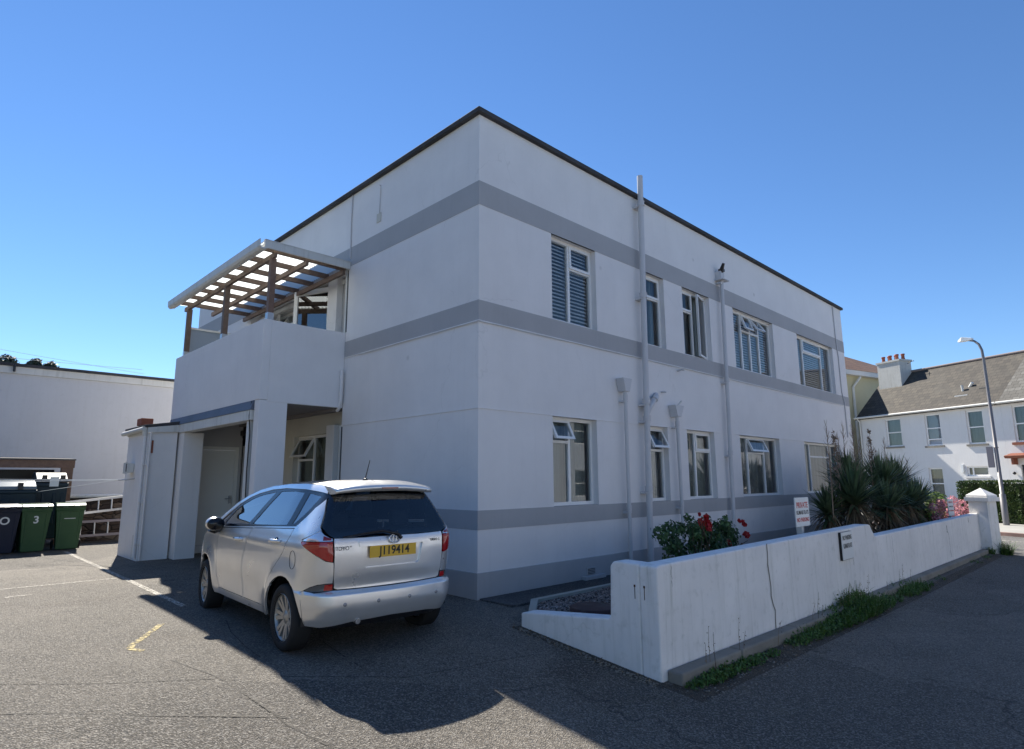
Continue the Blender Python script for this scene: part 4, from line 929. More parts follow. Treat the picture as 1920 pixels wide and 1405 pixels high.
Bz = cub([(.15, .30), (.6, .28), (.9, .22), (1.1, .14), (1.3, .10), (1.57, .08)])
Az = cub([(.15, .42), (.6, .40), (.9, .36), (1.1, .28), (1.3, .20), (1.57, .16)])
Xf = cub([(.15, 3.15), (.3, 3.30), (.5, 3.345), (.65, 3.32), (.8, 3.22), (.95, 3.05), (1.1, 2.9), (1.57, 2.7)])
NE = 2.25
def feat(x, z):
    o = 0
    for cx in (0, 2.55):
        d = math.hypot(x-cx, z-.31)
        if z > .1: o += .022*(1-sst(.37, .56, d))
    o -= .020*math.exp(-((z-.47)/.13)**2)*sst(.35, .8, x)*(1-sst(1.9, 2.2, x))
    o += .008*math.exp(-((z-.98)/.035)**2)
    return o
def PB(t, z, off=0.):
    """left half of the body shell: t>=-.3 side, -.8..-.3 rear corner, <-.8 tail"""
    w_ = Wz(z)-.05*sst(1.6, 3.0, t)**1.5; a, b_ = Az(z), Bz(z); xr = Xr(z); xc = xr+a
    if t > 2.75:                                # front corner
        th = min(1, (t-2.75)/.6)*math.pi/2; xf = Xf(z)
        x = 2.75+(xf-.10-2.75)*math.sin(th)**(2/NE); y = .45+(w_-.45)*math.cos(th)**(2/NE) if t < 3.35 else .45*(1-(t-3.35)/.5)
        if t >= 3.35: x = xf-.10+.10*(1-(y/.45)**2)
    elif t >= -.3:
        sh = (xc+.3)*(1-sst(-.3, .9, t)); x = t+sh; y = w_-.03*(1-sst(-.3, .35, t))*1.0+feat(x, z)
        if t < .35: pass
    elif t >= -.8:
        th = (-.3-t)/.5*math.pi/2; wy = w_-.03
        x = xc-a*math.sin(th)**(2/NE); y = (wy-b_)+b_*math.cos(th)**(2/NE)+feat(x, z)*math.cos(th)
    else:
        y = (w_-.03-b_)*(1-(-.8-t)/.6); x = xr-.035*(1-(y/max(.01, w_-.03-b_))**2)
    return x, y
def P3(t, z, off=0.):
    x, y = PB(t, z)
    if off:
        e = .004; x1, y1 = PB(t+e, z); x0, y0 = PB(t-e, z); n = Vector((-(y1-y0), (x1-x0), 0))
        if n.length < 1e-9: n = Vector((0, 1, 0))
        n.normalize(); x += n.x*off; y += n.y*off
    return Vector((x, y, z))
def tS(x, z):
    lo, hi = -.62, 3.3
    for _ in range(40):
        m = (lo+hi)/2
        if PB(m, z)[0] < x: lo = m
        else: hi = m
    return lo
def tR(y, z):
    lo, hi = -1.4, -.42
    for _ in range(40):
        m = (lo+hi)/2
        if PB(m, z)[1] < y: lo = m
        else: hi = m
    return lo
def sp(pts):    # ('S'|'R'|'T', a, z)
    return [(tS(a, z) if k == 'S' else tR(a, z) if k == 'R' else a, z) for k, a, z in pts]
def dens(poly, st=.035):
    out = []
    for p, q in zip(poly, poly[1:]+poly[:1]):
        n = max(1, int(math.hypot(q[0]-p[0], q[1]-p[1])/st)); out += [(p[0]+(q[0]-p[0])*i/n, p[1]+(q[1]-p[1])*i/n) for i in range(n)]
    return out
def inset(poly, d):
    n = len(poly); A = sum(poly[i][0]*poly[(i+1) % n][1]-poly[(i+1) % n][0]*poly[i][1] for i in range(n)); s = 1 if A > 0 else -1; out = []
    for i in range(n):
        a, b_, c = Vector(poly[i-1]), Vector(poly[i]), Vector(poly[(i+1) % n])
        e1 = (b_-a).normalized(); e2 = (c-b_).normalized(); n1 = Vector((-e1.y, e1.x))*s; n2 = Vector((-e2.y, e2.x))*s; m = (n1+n2)
        m = m/max(.3, m.length_squared)*2 if m.length > .1 else n1
        out.append((b_.x+m.x*d, b_.y+m.y*d))
    return out
def inside(p, poly):
    x, y = p; r = False; n = len(poly)
    for i in range(n):
        x1, y1 = poly[i]; x2, y2 = poly[(i+1) % n]
        if (y1 > y) != (y2 > y) and x < (x2-x1)*(y-y1)/(y2-y1)+x1: r = not r
    return r
ZL = [.2+.04*i for i in range(9)]+[.545, .56, .570, .576, .582, .588, .60]+[.63+.035*i for i in range(28)]
def panel(name, m, poly, holes=(), off=0., rim=.015, parent=None, mirror=True, fn=None, both=True, step=.035):
    """triangulate polygon in (t,z), lift on the shell, add inward rim; returns list of objects"""
    fn = fn or P3
    loops = [dens(poly, step)]+[dens(h, step) for h in holes]
    V2 = []; E = []
    for lp_ in loops:
        b0 = len(V2); V2 += lp_; E += [(b0+i, b0+(i+1) % len(lp_)) for i in range(len(lp_))]
    t0, t1 = min(p[0] for p in poly), max(p[0] for p in poly); z0, z1 = min(p[1] for p in poly), max(p[1] for p in poly)
    n = max(2, int((t1-t0)/step))
    mg = .010
    pin = inset(loops[0], mg)
    for z in ZL:
        if z0 < z < z1:
            for i in range(n+1):
                q = (t0+(t1-t0)*(i+.5*(ZL.index(z) % 2))/n, z)
                if inside(q, pin) and not any(inside(q, h) for h in loops[1:]):
                    V2.append(q)
    r = delaunay_2d_cdt([Vector(v) for v in V2], E, [], 0, 1e-5)
    vv = [tuple(v) for v in r[0]]; ff = []
    for f in r[2]:
        c = (sum(vv[i][0] for i in f)/3, sum(vv[i][1] for i in f)/3)
        if inside(c, loops[0]) and not any(inside(c, h) for h in loops[1:]): ff.append(list(f))
    objs = []
    ND = {}
    def an(t, z):
        e = .006; a = fn(t+e, z, off)-fn(t-e, z, off); c = fn(t, z+e, off)-fn(t, z-e, off); n_ = a.cross(c)
        if n_.length < 1e-9: n_ = Vector((0, 1, 0))
        n_.normalize(); p = fn(t, z, off)
        if n_.dot(p-Vector((1.2, 0, .7))) < 0: n_.negate()
        return n_
    def mk(sgn):
        bm = bmesh.new(); bv = []
        for t, z in vv:
            p = fn(t, z, off); bv.append(bm.verts.new((p.x, p.y*sgn, p.z))); nn_ = an(t, z)
            k_ = (round(p.x, 3), round(p.y*sgn, 3), round(p.z, 3)); ND[k_] = Vector((nn_.x, nn_.y*sgn if abs(p.y) > .002 else 0, nn_.z)).normalized()
        for f in ff:
            try: bm.faces.new([bv[i] for i in f])
            except ValueError: pass
        if sgn == 0: pass
        return bm, bv
    if both == 'join':   # centre panels: left + right mirrored into one mesh
        bm, bv = mk(1); bm2, _ = mk(-1); me2 = bpy.data.meshes.new('x'); bm2.to_mesh(me2); bm2.free(); bm.from_mesh(me2); bpy.data.meshes.remove(me2)
        bmesh.ops.remove_doubles(bm, verts=bm.verts, dist=.0004); bms = [bm]
    else: bms = [mk(1)[0]]+([mk(-1)[0]] if both else [])
    for k, bm in enumerate(bms):
        for v in [v for v in bm.verts if not v.link_faces]: bm.verts.remove(v)
        bmesh.ops.recalc_face_normals(bm, faces=bm.faces)
        # outward orientation: compare with direction from the car's middle axis
        sc = sum(f.normal.dot(f.calc_center_median()-Vector((1.2, 0, .8)))*f.calc_area() for f in bm.faces)
        if sc < 0: bmesh.ops.reverse_faces(bm, faces=bm.faces)
        for f in bm.faces: f.smooth = True
        if rim:
            bm.normal_update(); be = [e for e in bm.edges if e.is_boundary]; nrm = {v: v.normal.copy() for e in be for v in e.verts}
            ex = bmesh.ops.extrude_edge_only(bm, edges=be); nv = [g_ for g_ in ex['geom'] if isinstance(g_, bmesh.types.BMVert)]
            # match new verts to old by position
            old = {tuple(round(c, 5) for c in v.co): n_ for v, n_ in nrm.items()}
            for v in nv:
                n_ = old.get(tuple(round(c, 5) for c in v.co))
                if n_: v.co -= n_*rim
            for f in bm.faces:
                if any(v in set(nv) for v in f.verts): f.smooth = False
            se = [e for e in be if e.is_valid]
            for e in se: e.smooth = False
        me = bpy.data.meshes.new(name); bm.to_mesh(me); bm.free(); me.materials.append(m)
        ln_ = [(0., 0., 0.)]*len(me.loops)
        for p_ in me.polygons:
            if not p_.use_smooth: continue
            for li in p_.loop_indices:
                c_ = me.vertices[me.loops[li].vertex_index].co; q_ = ND.get((round(c_.x, 3), round(c_.y, 3), round(c_.z, 3)))
                if q_ is not None and q_.dot(p_.normal) > .2: ln_[li] = tuple(q_)
        me.normals_split_custom_set(ln_)
        o = bpy.data.objects.new(name, me); COL.objects.link(o); o.parent = parent or car; objs.append(o)
    return objs
def carpaint():
    m = mat('silver_paint', (.85, .84, .82), .26, .70, spec=.5); t = NT(m)
    m.node_tree.nodes['Principled BSDF'].inputs['Coat Weight'].default_value = .9
    m.node_tree.nodes['Principled BSDF'].inputs['Coat Roughness'].default_value = .04
    n = t.noise(5, 5, .6, t.mapped((1, 1, 1)))
    t.base(t.mix(t.ramp(n, [(.4, 0.), (.8, .35)]), (.85, .84, .82), (.72, .70, .66)))
    rr = t.ramp(t.noise(3, 5, .6), [(.3, .26), (.8, .42)]); t.ln(rr, t.b.inputs['Roughness']); return m
M['silver'] = carpaint()
M['trim'] = mat('gloss_black_trim', (.01, .01, .012), .2); M['lamp_red'] = mat('red_lens', (.42, .008, .008), .08, **{'Coat Weight': 1.}); M['lamp_clear'] = mat('clear_lens', (.80, .86, .95), .06, .6, **{'Coat Weight': 1.})
M['lamp_red2'] = mat('dark_red_lens', (.22, .004, .004), .15, **{'Coat Weight': 1.}); M['grey_lens'] = mat('grey_lens', (.10, .10, .10), .2)
M['seat'] = mat('seat_cloth', (.03, .03, .035), .85); M['chrome'] = mat('chrome', (.75, .75, .76), .12, 1.)
M['plate'] = mat('yellow_plate', (.78, .46, .04), .4); M['wheel_silver'] = mat('wheel_silver', (.42, .40, .37), .38, .6)
# outlines
arc = lambda cx, r, a0, a1, n=14: [('S', cx+r*math.cos(R(a0+(a1-a0)*i/n)), .31+r*math.sin(R(a0+(a1-a0)*i/n))) for i in range(n+1)]
DLO = sp([('S', 2.28, 1.055), ('S', 2.05, 1.205), ('S', 1.82, 1.325), ('S', 1.60, 1.405), ('S', 1.4, 1.45), ('S', 1.05, 1.495), ('S', .7, 1.512), ('S', .2, 1.505), ('S', -.10, 1.485), ('S', -.36, 1.455), ('S', -.24, 1.33), ('S', -.05, 1.15), ('S', .5, 1.125), ('S', 1.2, 1.09), ('S', 1.75, 1.065)])
doorF = sp([('S', 2.10, 1.04), ('S', 1.7, 1.055), ('S', 1.2, 1.078), ('S', .985, 1.087), ('S', 1.10, .90), ('S', 1.155, .75), ('S', 1.17, .55), ('S', 1.13, .34), ('S', 1.98, .34), ('S', 2.07, .48), ('S', 2.10, .75)])
doorR = sp([('S', .965, 1.089), ('S', .5, 1.112), ('S', -.045, 1.136), ('S', -.01, 1.02), ('S', .06, .90), ('S', .17, .79), ('S', .31, .66), ('S', .39, .50), ('S', .405, .34), ('S', 1.11, .34), ('S', 1.15, .55), ('S', 1.135, .75), ('S', 1.08, .90)])
lampO = sp([('S', -.29, 1.045), ('T', -.50, 1.10), ('T', -.62, 1.135), ('R', .685, 1.10), ('R', .615, 1.058), ('R', .612, .845), ('R', .68, .862), ('T', -.62, .89), ('T', -.48, .95), ('S', -.34, 1.0)])
reflO = sp([('T', -.46, .592), ('T', -.52, .625), ('T', -.60, .650), ('R', .66, .658), ('R', .592, .655), ('R', .590, .596), ('T', -.7, .590), ('T', -.56, .580)])
ROOFE = [('S', 2.50, 1.0), ('S', 2.42, 1.04), ('S', 2.2, 1.195), ('S', 1.95, 1.325), ('S', 1.7, 1.42), ('S', 1.45, 1.485), ('S', 1.1, 1.532), ('S', .7, 1.555), ('S', .3, 1.56), ('S', -.1, 1.548), ('S', -.36, 1.52)]
quarter = sp([('S', 2.18, .31)])+sp([('S', 2.92, .31)]) and None
FEND = [('S', 3.10, .78), ('S', 2.95, .86), ('S', 2.75, .925), ('S', 2.6, .965)]
side = sp(arc(0, .38, 178, 2)+[('S', .40, .27), ('S', 2.14, .27)]+arc(2.55, .38, 178, 2)+[('S', 2.95, .27), ('T', 3.85, .27), ('T', 3.85, .70), ('T', 3.35, .70)]+FEND+ROOFE
     +[('R', .54, 1.50), ('R', .568, 1.44), ('R', .632, 1.30), ('R', .698, 1.16), ('T', -.62, 1.137), ('T', -.50, 1.102), ('S', -.288, 1.047), ('S', -.34, .998), ('T', -.48, .948), ('T', -.62, .888), ('R', .68, .86), ('R', .606, .843), ('R', .598, .66), ('R', .66, .66), ('T', -.60, .652), ('T', -.52, .627), ('T', -.46, .594), ('S', -.36, .575), ('S', -.385, .50), ('S', -.385, .36)])
panel('body_side', M['silver'], side, [DLO, doorF, doorR], rim=.02)
for nm, pl in (('front_door', doorF), ('rear_door', doorR)):
    doors = panel(nm, M['silver'], inset(pl, .008), rim=.012)
    for k, d_ in enumerate(doors):
        sg = 1 if k == 0 else -1; hx, hz = (1.30, .95) if nm == 'front_door' else (.24, 1.0)
        g = MB(); yw_ = PB(tS(hx, hz), hz)[1]
        g.tube([(hx+.11, sg*(yw_-.005), hz-.003), (hx+.085, sg*(yw_+.026), hz), (hx, sg*(yw_+.034), hz+.002), (hx-.085, sg*(yw_+.026), hz+.003), (hx-.11, sg*(yw_-.005), hz+.002)], [.014, .019, .021, .019, .014], 10); g.build('door_handle', M['silver'], d_)
        g = MB(); g.ball((hx, sg*(yw_-.012), hz-.002), (.055, .016, .040), 14, 6); g.build('handle_recess', M['trim'], d_)
# glass and black surround
trimp = inset(DLO, .003)
g1 = sp([('S', 1.99, 1.085), ('S', 1.86, 1.24), ('S', 1.70, 1.325), ('S', 1.5, 1.39), ('S', 1.3, 1.43), ('S', .93, 1.470), ('S', 1.06, 1.30), ('S', 1.20, 1.118)])
g0 = sp([('S', 2.20, 1.082), ('S', 2.08, 1.16), ('S', 1.96, 1.225), ('S', 2.045, 1.085)])
g2 = sp([('S', .80, 1.475), ('S', .45, 1.482), ('S', .19, 1.472), ('S', .17, 1.155), ('S', .6, 1.137), ('S', 1.075, 1.12), ('S', .94, 1.30)])
g3 = sp([('S', .07, 1.465), ('S', -.21, 1.435), ('S', -.13, 1.32), ('S', .03, 1.172), ('S', .07, 1.168)])
panel('window_surround', M['trim'], trimp, [g0, g1, g2, g3], off=-.007, rim=.012)
for gg in (g0, g1, g2, g3): panel('side_window', M['car_glass'], inset(gg, -.004), off=-.012, rim=0)
# lamps
zc = 1.032
red = sp([('S', -.30, zc-.006), ('T', -.47, zc-.002), ('T', -.6, zc), ('R', .62, zc), ('R', .617, .85), ('R', .68, .868), ('T', -.62, .896), ('T', -.48, .956), ('S', -.335, 1.003)])
clr = sp([('S', -.30, zc+.002), ('T', -.47, zc+.004), ('T', -.6, zc+.006), ('R', .62, zc+.006), ('R', .62, 1.058), ('R', .685, 1.095), ('T', -.62, 1.130), ('T', -.50, 1.096)])
tl = panel('tail_lamp', M['lamp_red'], red, off=.006, rim=.03)
tc = panel('lamp_top_lens', M['lamp_clear'], clr, off=.006, rim=.03)
rv_ = panel('reversing_lamp', M['lamp_red2'], sp([('R', .70, 1.045), ('R', .63, 1.045), ('R', .63, 1.062), ('R', .69, 1.088)]), off=.0085, rim=.004)
for a, c, e_ in zip(tl, tc, rv_): c.parent = a; e_.parent = a
rf = panel('reflector', M['grey_lens'], inset(reflO, .004), off=.002, rim=.02)
rr_ = panel('reflector_lens', M['lamp_red'], sp([('R', .66, .650), ('R', .597, .650), ('R', .595, .600), ('R', .665, .598)]), off=.005, rim=.01)
for a, c in zip(rf, rr_): c.parent = a
# tailgate
hTG = [('R', 0, 1.055), ('R', .30, 1.052), ('R', .607, 1.058), ('R', .606, .85), ('R', .600, .70), ('R', .585, .602), ('R', .55, .592), ('R', .3, .588), ('R', 0, .586)]
plr = sp([('R', 0, .80), ('R', .292, .80), ('R', .305, .815), ('R', .345, .985), ('R', 0, .985)])
tg_l = sp(hTG)
def centre(name, m, poly, holes=(), **k): return panel(name, m, poly, holes, both='join', **k)
# plate recess is notched out of the half outline
half = sp([('R', 0, 1.055), ('R', .30, 1.052), ('R', .600, 1.058), ('R', .598, .85), ('R', .591, .70), ('R', .577, .612), ('R', .545, .600), ('R', .3, .596), ('R', 0, .594), ('R', 0, .775), ('R', .285, .775), ('R', .305, .79), ('R', .35, .975), ('R', .0, .975)])
tgo = centre('tailgate', M['silver'], half, rim=.022)[0]
rec = sp([('R', 0, .774), ('R', .29, .774), ('R', .308, .79), ('R', .352, .976), ('R', 0, .976)])
centre('plate_recess', M['silver'], rec, off=-.022, rim=0, parent=tgo)
gar = sp([('R', 0, .972), ('R', .36, .972), ('R', .372, 1.03), ('R', 0, 1.03)])
centre('garnish', M['silver'], gar, off=.012, rim=.02, parent=tgo)
rgl = sp([('R', 0, 1.462), ('R', .558, 1.440), ('R', .622, 1.30), ('R', .688, 1.165), ('R', .66, 1.11), ('R', .605, 1.064), ('R', .3, 1.058), ('R', 0, 1.060)])
centre('rear_window', M['rear_glass'], rgl, off=.001, rim=.012)
sur = inset(rgl, -.0005)
# black frit border
ri = sp([('R', 0, 1.435), ('R', .515, 1.42), ('R', .565, 1.30), ('R', .615, 1.17), ('R', .57, 1.115), ('R', 0, 1.105)])
def frit(t, z, off): return P3(t, z, off)
bord = rgl[:1]+rgl[1:]+[(ri[-1])]+ri[:-1][::-1]
bord = [rgl[0]]+rgl[1:]+[ri[5], ri[4], ri[3], ri[2], ri[1], ri[0]]
centre('window_border', M['trim'], bord, off=-.003, rim=0)
# bumper
bmp = [('R', 0, .584), ('R', .3, .586), ('R', .55, .590), ('R', .588, .592)]
bumper = sp(bmp+[('T', -.7, .588), ('T', -.56, .578), ('T', -.46, .590), ('S', -.365, .571), ('S', -.39, .50), ('S', -.39, .34), ('S', -.37, .285), ('T', -.6, .27), ('T', -.9, .30), ('R', 0, .315)])
bmo = centre('rear_bumper', M['silver'], bumper, rim=.02)[0]
for y in (-.50, -.17, .17, .50):
    g = MB(); p = P3(tR(abs(y), .47), .47, .001); g.lathe([(0, .003), (.016, .003), (.018, 0), (.0185, -.004)], 14, Matrix.Translation((p.x, math.copysign(p.y, y), .47))@Matrix.Rotation(R(-90), 4, 'Y')); g.build('parking_sensor', mat('sensor', (.34, .34, .35), .35, .5), bmo)
# fuel flap (a closed groove)
g = MB(); pts = []
for i in range(29):
    a = 2*math.pi*i/28; x, z = -.16+.062*math.cos(a)+.012*math.sin(a), .85+.082*math.sin(a); p = P3(tS(x, z), z, .0008); pts.append(p)
g.tube(pts, .0028, 5, caps=False); g.build('fuel_flap', M['trim'], car)
# top skins: hood, windscreen, roof as lofts between left and right edges
def loft(name, m, E, crown, bulge, ny=24, ns=4, off=0, lip=False):
    e = sp(E); pts = [P3(*q) for q in e]
    # densify
    D = []
    for i in range(len(pts)-1):
        for k in range(ns): D.append((i+k/ns))
    D.append(len(pts)-1)
    def cr(i):
        k = min(int(i), len(pts)-2); f = i-k; p0 = pts[max(k-1, 0)]; p1 = pts[k]; p2 = pts[k+1]; p3 = pts[min(k+2, len(pts)-1)]
        return .5*((2*p1)+(p2-p0)*f+(2*p0-5*p1+4*p2-p3)*f*f+(3*p1-p0-3*p2+p3)*f**3)
    g = MB(); vs = []; n = len(D)
    for i in D:
        p = cr(i); f = i/(len(pts)-1)
        for j in range(ny+1):
            s = -1+2*j/ny; q = 1-abs(s)**2.3
            vs.append((p.x+bulge(f)*q, p.y*s, p.z+crown(f)*q+off))
    g.add(vs, [(i*(ny+1)+j, i*(ny+1)+j+1, (i+1)*(ny+1)+j+1, (i+1)*(ny+1)+j) for i in range(n-1) for j in range(ny)], True)
    return g.build(name, m, car)
loft('bonnet', M['silver'], [('T', 3.35, .70), ('S', 3.10, .78), ('S', 2.95, .86), ('S', 2.75, .925), ('S', 2.6, .965), ('S', 2.50, 1.0)], lambda f: .05*sst(0, .6, f), lambda f: .10*(1-f)+.05*f)
panel('headlight', M['lamp_clear'], sp([('S', 2.94, .80), ('S', 3.12, .745), ('T', 3.22, .66), ('T', 3.08, .62), ('S', 2.99, .69)]), off=.006, rim=.02)
loft('windscreen', M['car_glass'], ROOFE[0:6], lambda f: .05*(1-f)+.03*f, lambda f: .05*(1-f)+.16*f)
loft('roof', M['silver'], ROOFE[5:], lambda f: .03+.012*math.sin(math.pi*f), lambda f: .16*(1-f)**2-.07*f**3)
# spoiler over the rear window
g = MB(); vs = []; ny = 26
for j in range(ny+1):
    s = -1+2*j/ny; q = 1-abs(s)**2.4; y = .560*s
    for (x, z) in ((-.22, 1.545+.05*q), (-.36, 1.528+.045*q), (-.44, 1.508+.042*q), (-.465, 1.490+.040*q), (-.455, 1.462+.035*q), (-.36, 1.458+.025*q)): vs.append((x-.07*q, y*(1 if x > -.4 else .985), z))
g.add(vs, [(j*6+i, j*6+i+1, (j+1)*6+i+1, (j+1)*6+i) for j in range(ny) for i in range(5)], True)
g.add(vs[:6], [range(6)]); g.add(vs[-6:], [range(6)]); spo = g.build('spoiler', M['silver'], car, merge=True)
g = MB(); g.box((-.545, -.09, 1.508), (-.533, .09, 1.522)); g.build('brake_light', M['lamp_red2'], spo)
# inner shell: dark liner below the belt, floor, wheel wells
g = MB(); vs = []; tt = [-1.4+.12*i for i in range(45)]; zz_ = [.24, .42, .54, .60, .8, 1.0]
for z in zz_:
    for t_ in tt:
        p = P3(min(t_, 3.85), z if t_ < 2.3 else min(z, .62-.0001*zz_.index(z)), -.055); vs.append((p.x, p.y, p.z))
n = len(tt); g.add(vs, [(k*n+i, k*n+i+1, (k+1)*n+i+1, (k+1)*n+i) for k in range(5) for i in range(n-1)], True)
g.add([(x, -y, z) for x, y, z in vs], [(k*n+i, k*n+i+1, (k+1)*n+i+1, (k+1)*n+i) for k in range(5) for i in range(n-1)], True)
# cut away around wheels so tyres stay visible
keepf = []
for f in g.f:
    c = [sum(g.v[i][a] for i in f)/len(f) for a in range(3)]
    if any(math.hypot(c[0]-cx, c[2]-.31) < .46 for cx in (0, 2.55)) and abs(c[1]) > .5: continue
    keepf.append(f)
g.f = keepf; g.sm = [True]*len(keepf)
g.box((-.45, -.58, .26), (3.0, .58, .30)); g.build('inner_liner', M['black'], car)
for cx in (0, 2.55):
    for sg in (1, -1):
        g = MB()
        for i in range(16):
            a0, a1 = R(-5+190*i/16), R(-5+190*(i+1)/16); rr = .385
            g.add([(cx+rr*math.cos(a), sg*y, .31+rr*math.sin(a)) for a in (a0, a1) for y in (.80 if cx == 0 else .745, .55)], [(0, 1, 3, 2)])
        g.add([(cx+.385*math.cos(R(a)), sg*.55, .31+.385*math.sin(R(a))) for a in range(-10, 191, 10)], [list(range(21))]); g.build('wheel_arch', M['black'], car)
# wheels
def wheel(cx, sg, steer=0):
    T0 = Matrix.Translation((cx, sg*.735, .305))@Matrix.Rotation(R(steer), 4, 'Z')@Matrix.Rotation(R(-90*sg), 4, 'X')
    hub = MB(); hub.lathe([(0, .02), (.075, .02), (.075, -.06), (0, -.06)], 18, T0); w0 = hub.build('wheel', M['black'], car)
    g = MB(); g.lathe([(.205, -.085), (.25, -.10), (.288, -.098), (.304, -.08), (.307, -.04), (.307, .04), (.304, .075), (.288, .093), (.25, .098), (.214, .088), (.207, .07)], 48, T0)
    g.build('tyre', M['rubber'], w0)
    g = MB(); g.lathe([(.216, .092), (.222, .086), (.200, .070), (.195, .045), (.195, -.07)], 48, T0)
    g.lathe([(0, .062), (.026, .061), (.034, .055), (.062, .050), (.07, .036), (.07, .0)], 32, T0)
    for i in range(7):
        a = 2*math.pi*i/7
        for da in (-.12, .12):
            c0, s0 = math.cos(a+da*1.6), math.sin(a+da*1.6); c1, s1 = math.cos(a+da*.55*1.7), math.sin(a+da*.55*1.7)
            t0 = Vector((-s0, c0, 0)); p0 = Vector((c0, s0, 0)); p1 = Vector((math.cos(a+da*1.35), math.sin(a+da*1.35), 0)); t1 = Vector((-p1.y, p1.x, 0))
            for zt, zb in ((1, 0),):
                q = [p0*.045-t0*.016+Vector((0, 0, .048)), p0*.045+t0*.016+Vector((0, 0, .048)), p1*.200+t1*.019+Vector((0, 0, .072)), p1*.200-t1*.019+Vector((0, 0, .072))]
                g.add(q+[v-Vector((0, 0, .03)) for v in q], [(0, 1, 2, 3), (0, 4, 5, 1), (3, 2, 6, 7), (1, 5, 6, 2), (0, 3, 7, 4)], False, T0)
    g.build('rim', M['wheel_silver'], w0)
    g = MB(); g.lathe([(0, .01), (.14, .01), (.14, -.02), (0, -.02)], 24, T0); g.build('brake_disc', mat('brake_disc', (.12, .11, .10), .5, .6), w0)
for cx in (0, 2.55):
    for sg in (1, -1): wheel(cx, sg, -4 if cx else 0)
# mirrors
for sg in (1, -1):
    g = MB(); g.ball((1.96, sg*.925, 1.090), (.075, .105, .082), 18, 12); mo_ = g.build('door_mirror', M['silver'], car)
    g = MB(); g.ball((1.918, sg*.920, 1.088), (.052, .10, .074), 18, 12); g.build('mirror_glass', M['trim'], mo_)
    g = MB(); g.prism([(2.08, sg*.80, 1.01), (1.98, sg*.80, 1.01), (1.98, sg*.90, .985), (2.06, sg*.90, .985)], (0, 0, .05)); g.tube([(2.03, sg*.80, 1.03), (2.03, sg*.9, 1.0), (2.02, sg*.95, 1.03)], [.035, .035, .04], 10); g.build('mirror_stalk', M['black'], mo_)
# wiper, antenna
g = MB(); wp = Vector((-.645, -.02, 1.075))
g.ball(wp, (.022, .03, .024), 10, 6); g.tube([wp+Vector((-.012, -.05, -.045)), wp+Vector((-.015, .0, .0)), wp+Vector((-.006, .16, .035)), wp+Vector((-.004, .34, .022)), wp+Vector((0, .52, .0))], [.02, .018, .012, .009, .006], 8)
g.tube([wp+Vector((.004, .08, .030)), wp+Vector((.006, .56, -.002))], .008, 6); g.build('rear_wiper', M['black'], car)
g = MB(); g.ball((-.10, .05, 1.597), (.045, .022, .02), 12, 6); g.tube([(-.10, .05, 1.60), (-.19, .05, 1.80)], [.007, .004], 6); g.build('aerial', M['black'], car)
# number plate and lettering
px_ = PB(tR(.1, .9), .9)[0]+.004
g = MB(); g.box((px_-.006, -.258, .861), (px_+.002, .258, .972)); np_ = g.build('number_plate', M['plate'], tgo, bevel=.002)
text('J119414', .112, M['ink'], 'lettering', np_, frame_m((px_-.0075, -.012, .917), (0, -1, 0), (0, 0, 1)), .0006, .002, .92)
gx = P3(tR(0.02, 1.0), 1.0, .012).x
def ringc(a, b_, cx, cz, r=.0055, n=36): return [(gx-.006-.006*math.sin(math.pi*.5*1), cx+a*math.cos(2*math.pi*i/n), cz+b_*math.sin(2*math.pi*i/n)) for i in range(n+1)]
g = MB(); g.tube(ringc(.062, .042, 0, 1.028), .0065, 8, False); g.tube(ringc(.048, .013, 0, 1.052), .0045, 8, False); g.tube(ringc(.018, .038, 0, 1.028), .0045, 8, False); g.build('badge', M['chrome'], tgo)
def on_tail(y, z, off=.001): p = P3(tR(abs(y), z), z, off); return Vector((p.x, math.copysign(p.y, y), z))
p = on_tail(.50, .965, .005); text('TOYOTA', .050, M['grey_lens'], 'lettering', tgo, frame_m(p+Vector((-.001, 0, 0)), (.05, -1, 0), (-.04, 0, 1)), .001, 0, 1.0)
p = on_tail(-.49, .985, .005); text('VERSO S', .036, M['ink'], 'lettering', tgo, frame_m(p+Vector((-.001, 0, 0)), (-.05, -1, 0), (-.04, 0, 1)), .001, .0004, 1.0)
# interior
def rbox(name, a, c, m, bev=.04):
    g = MB(); g.box(a, c); return g.build(name, m, car, bevel=bev)
for y in (-.36, .36):
    g = MB(); g.box((.95, y-.24, .45), (1.45, y+.24, .62)); g.prism([(1.0, y-.23, .60), (.86, y-.23, .62), (.68, y-.21, 1.14), (.80, y-.21, 1.16)], (0, .45, 0)); g.box((.66, y-.12, 1.18), (.76, y+.12, 1.36)); g.build('seat', M['seat'], car, bevel=.04)
g = MB(); g.box((.05, -.58, .45), (.55, .58, .60)); g.prism([(.10, -.58, .58), (-.02, -.58, .60), (-.16, -.56, 1.08), (-.05, -.56, 1.10)], (0, 1.14, 0))
for y in (-.36, .36): g.box((-.17, y-.11, 1.11), (-.07, y+.11, 1.27))
g.build('seat', M['seat'], car, bevel=.035)
rbox('dashboard', (1.85, -.68, .6), (2.35, .68, 1.0), M['black'])
g = MB(); sw_ = Matrix.Translation((1.70, .36, .98))@Matrix.Rotation(R(-65), 4, 'Y'); g.tube([sw_@Vector((.18*math.cos(a), .18*math.sin(a), 0)) for a in [2*math.pi*i/24 for i in range(25)]], .015, 8, False); g.tube([sw_@Vector((-.17, 0, 0)), sw_@Vector((.17, 0, 0))], .02, 6); g.build('steering_wheel', M['black'], car)
g = MB(); g.box((-.40, -.60, .95), (.0, .60, .97)); g.build('parcel_shelf', M['black'], car)
g = MB(); g.box((1.35, -.10, 1.42), (1.38, .10, 1.48)); g.build('rear_view_mirror', M['black'], car)
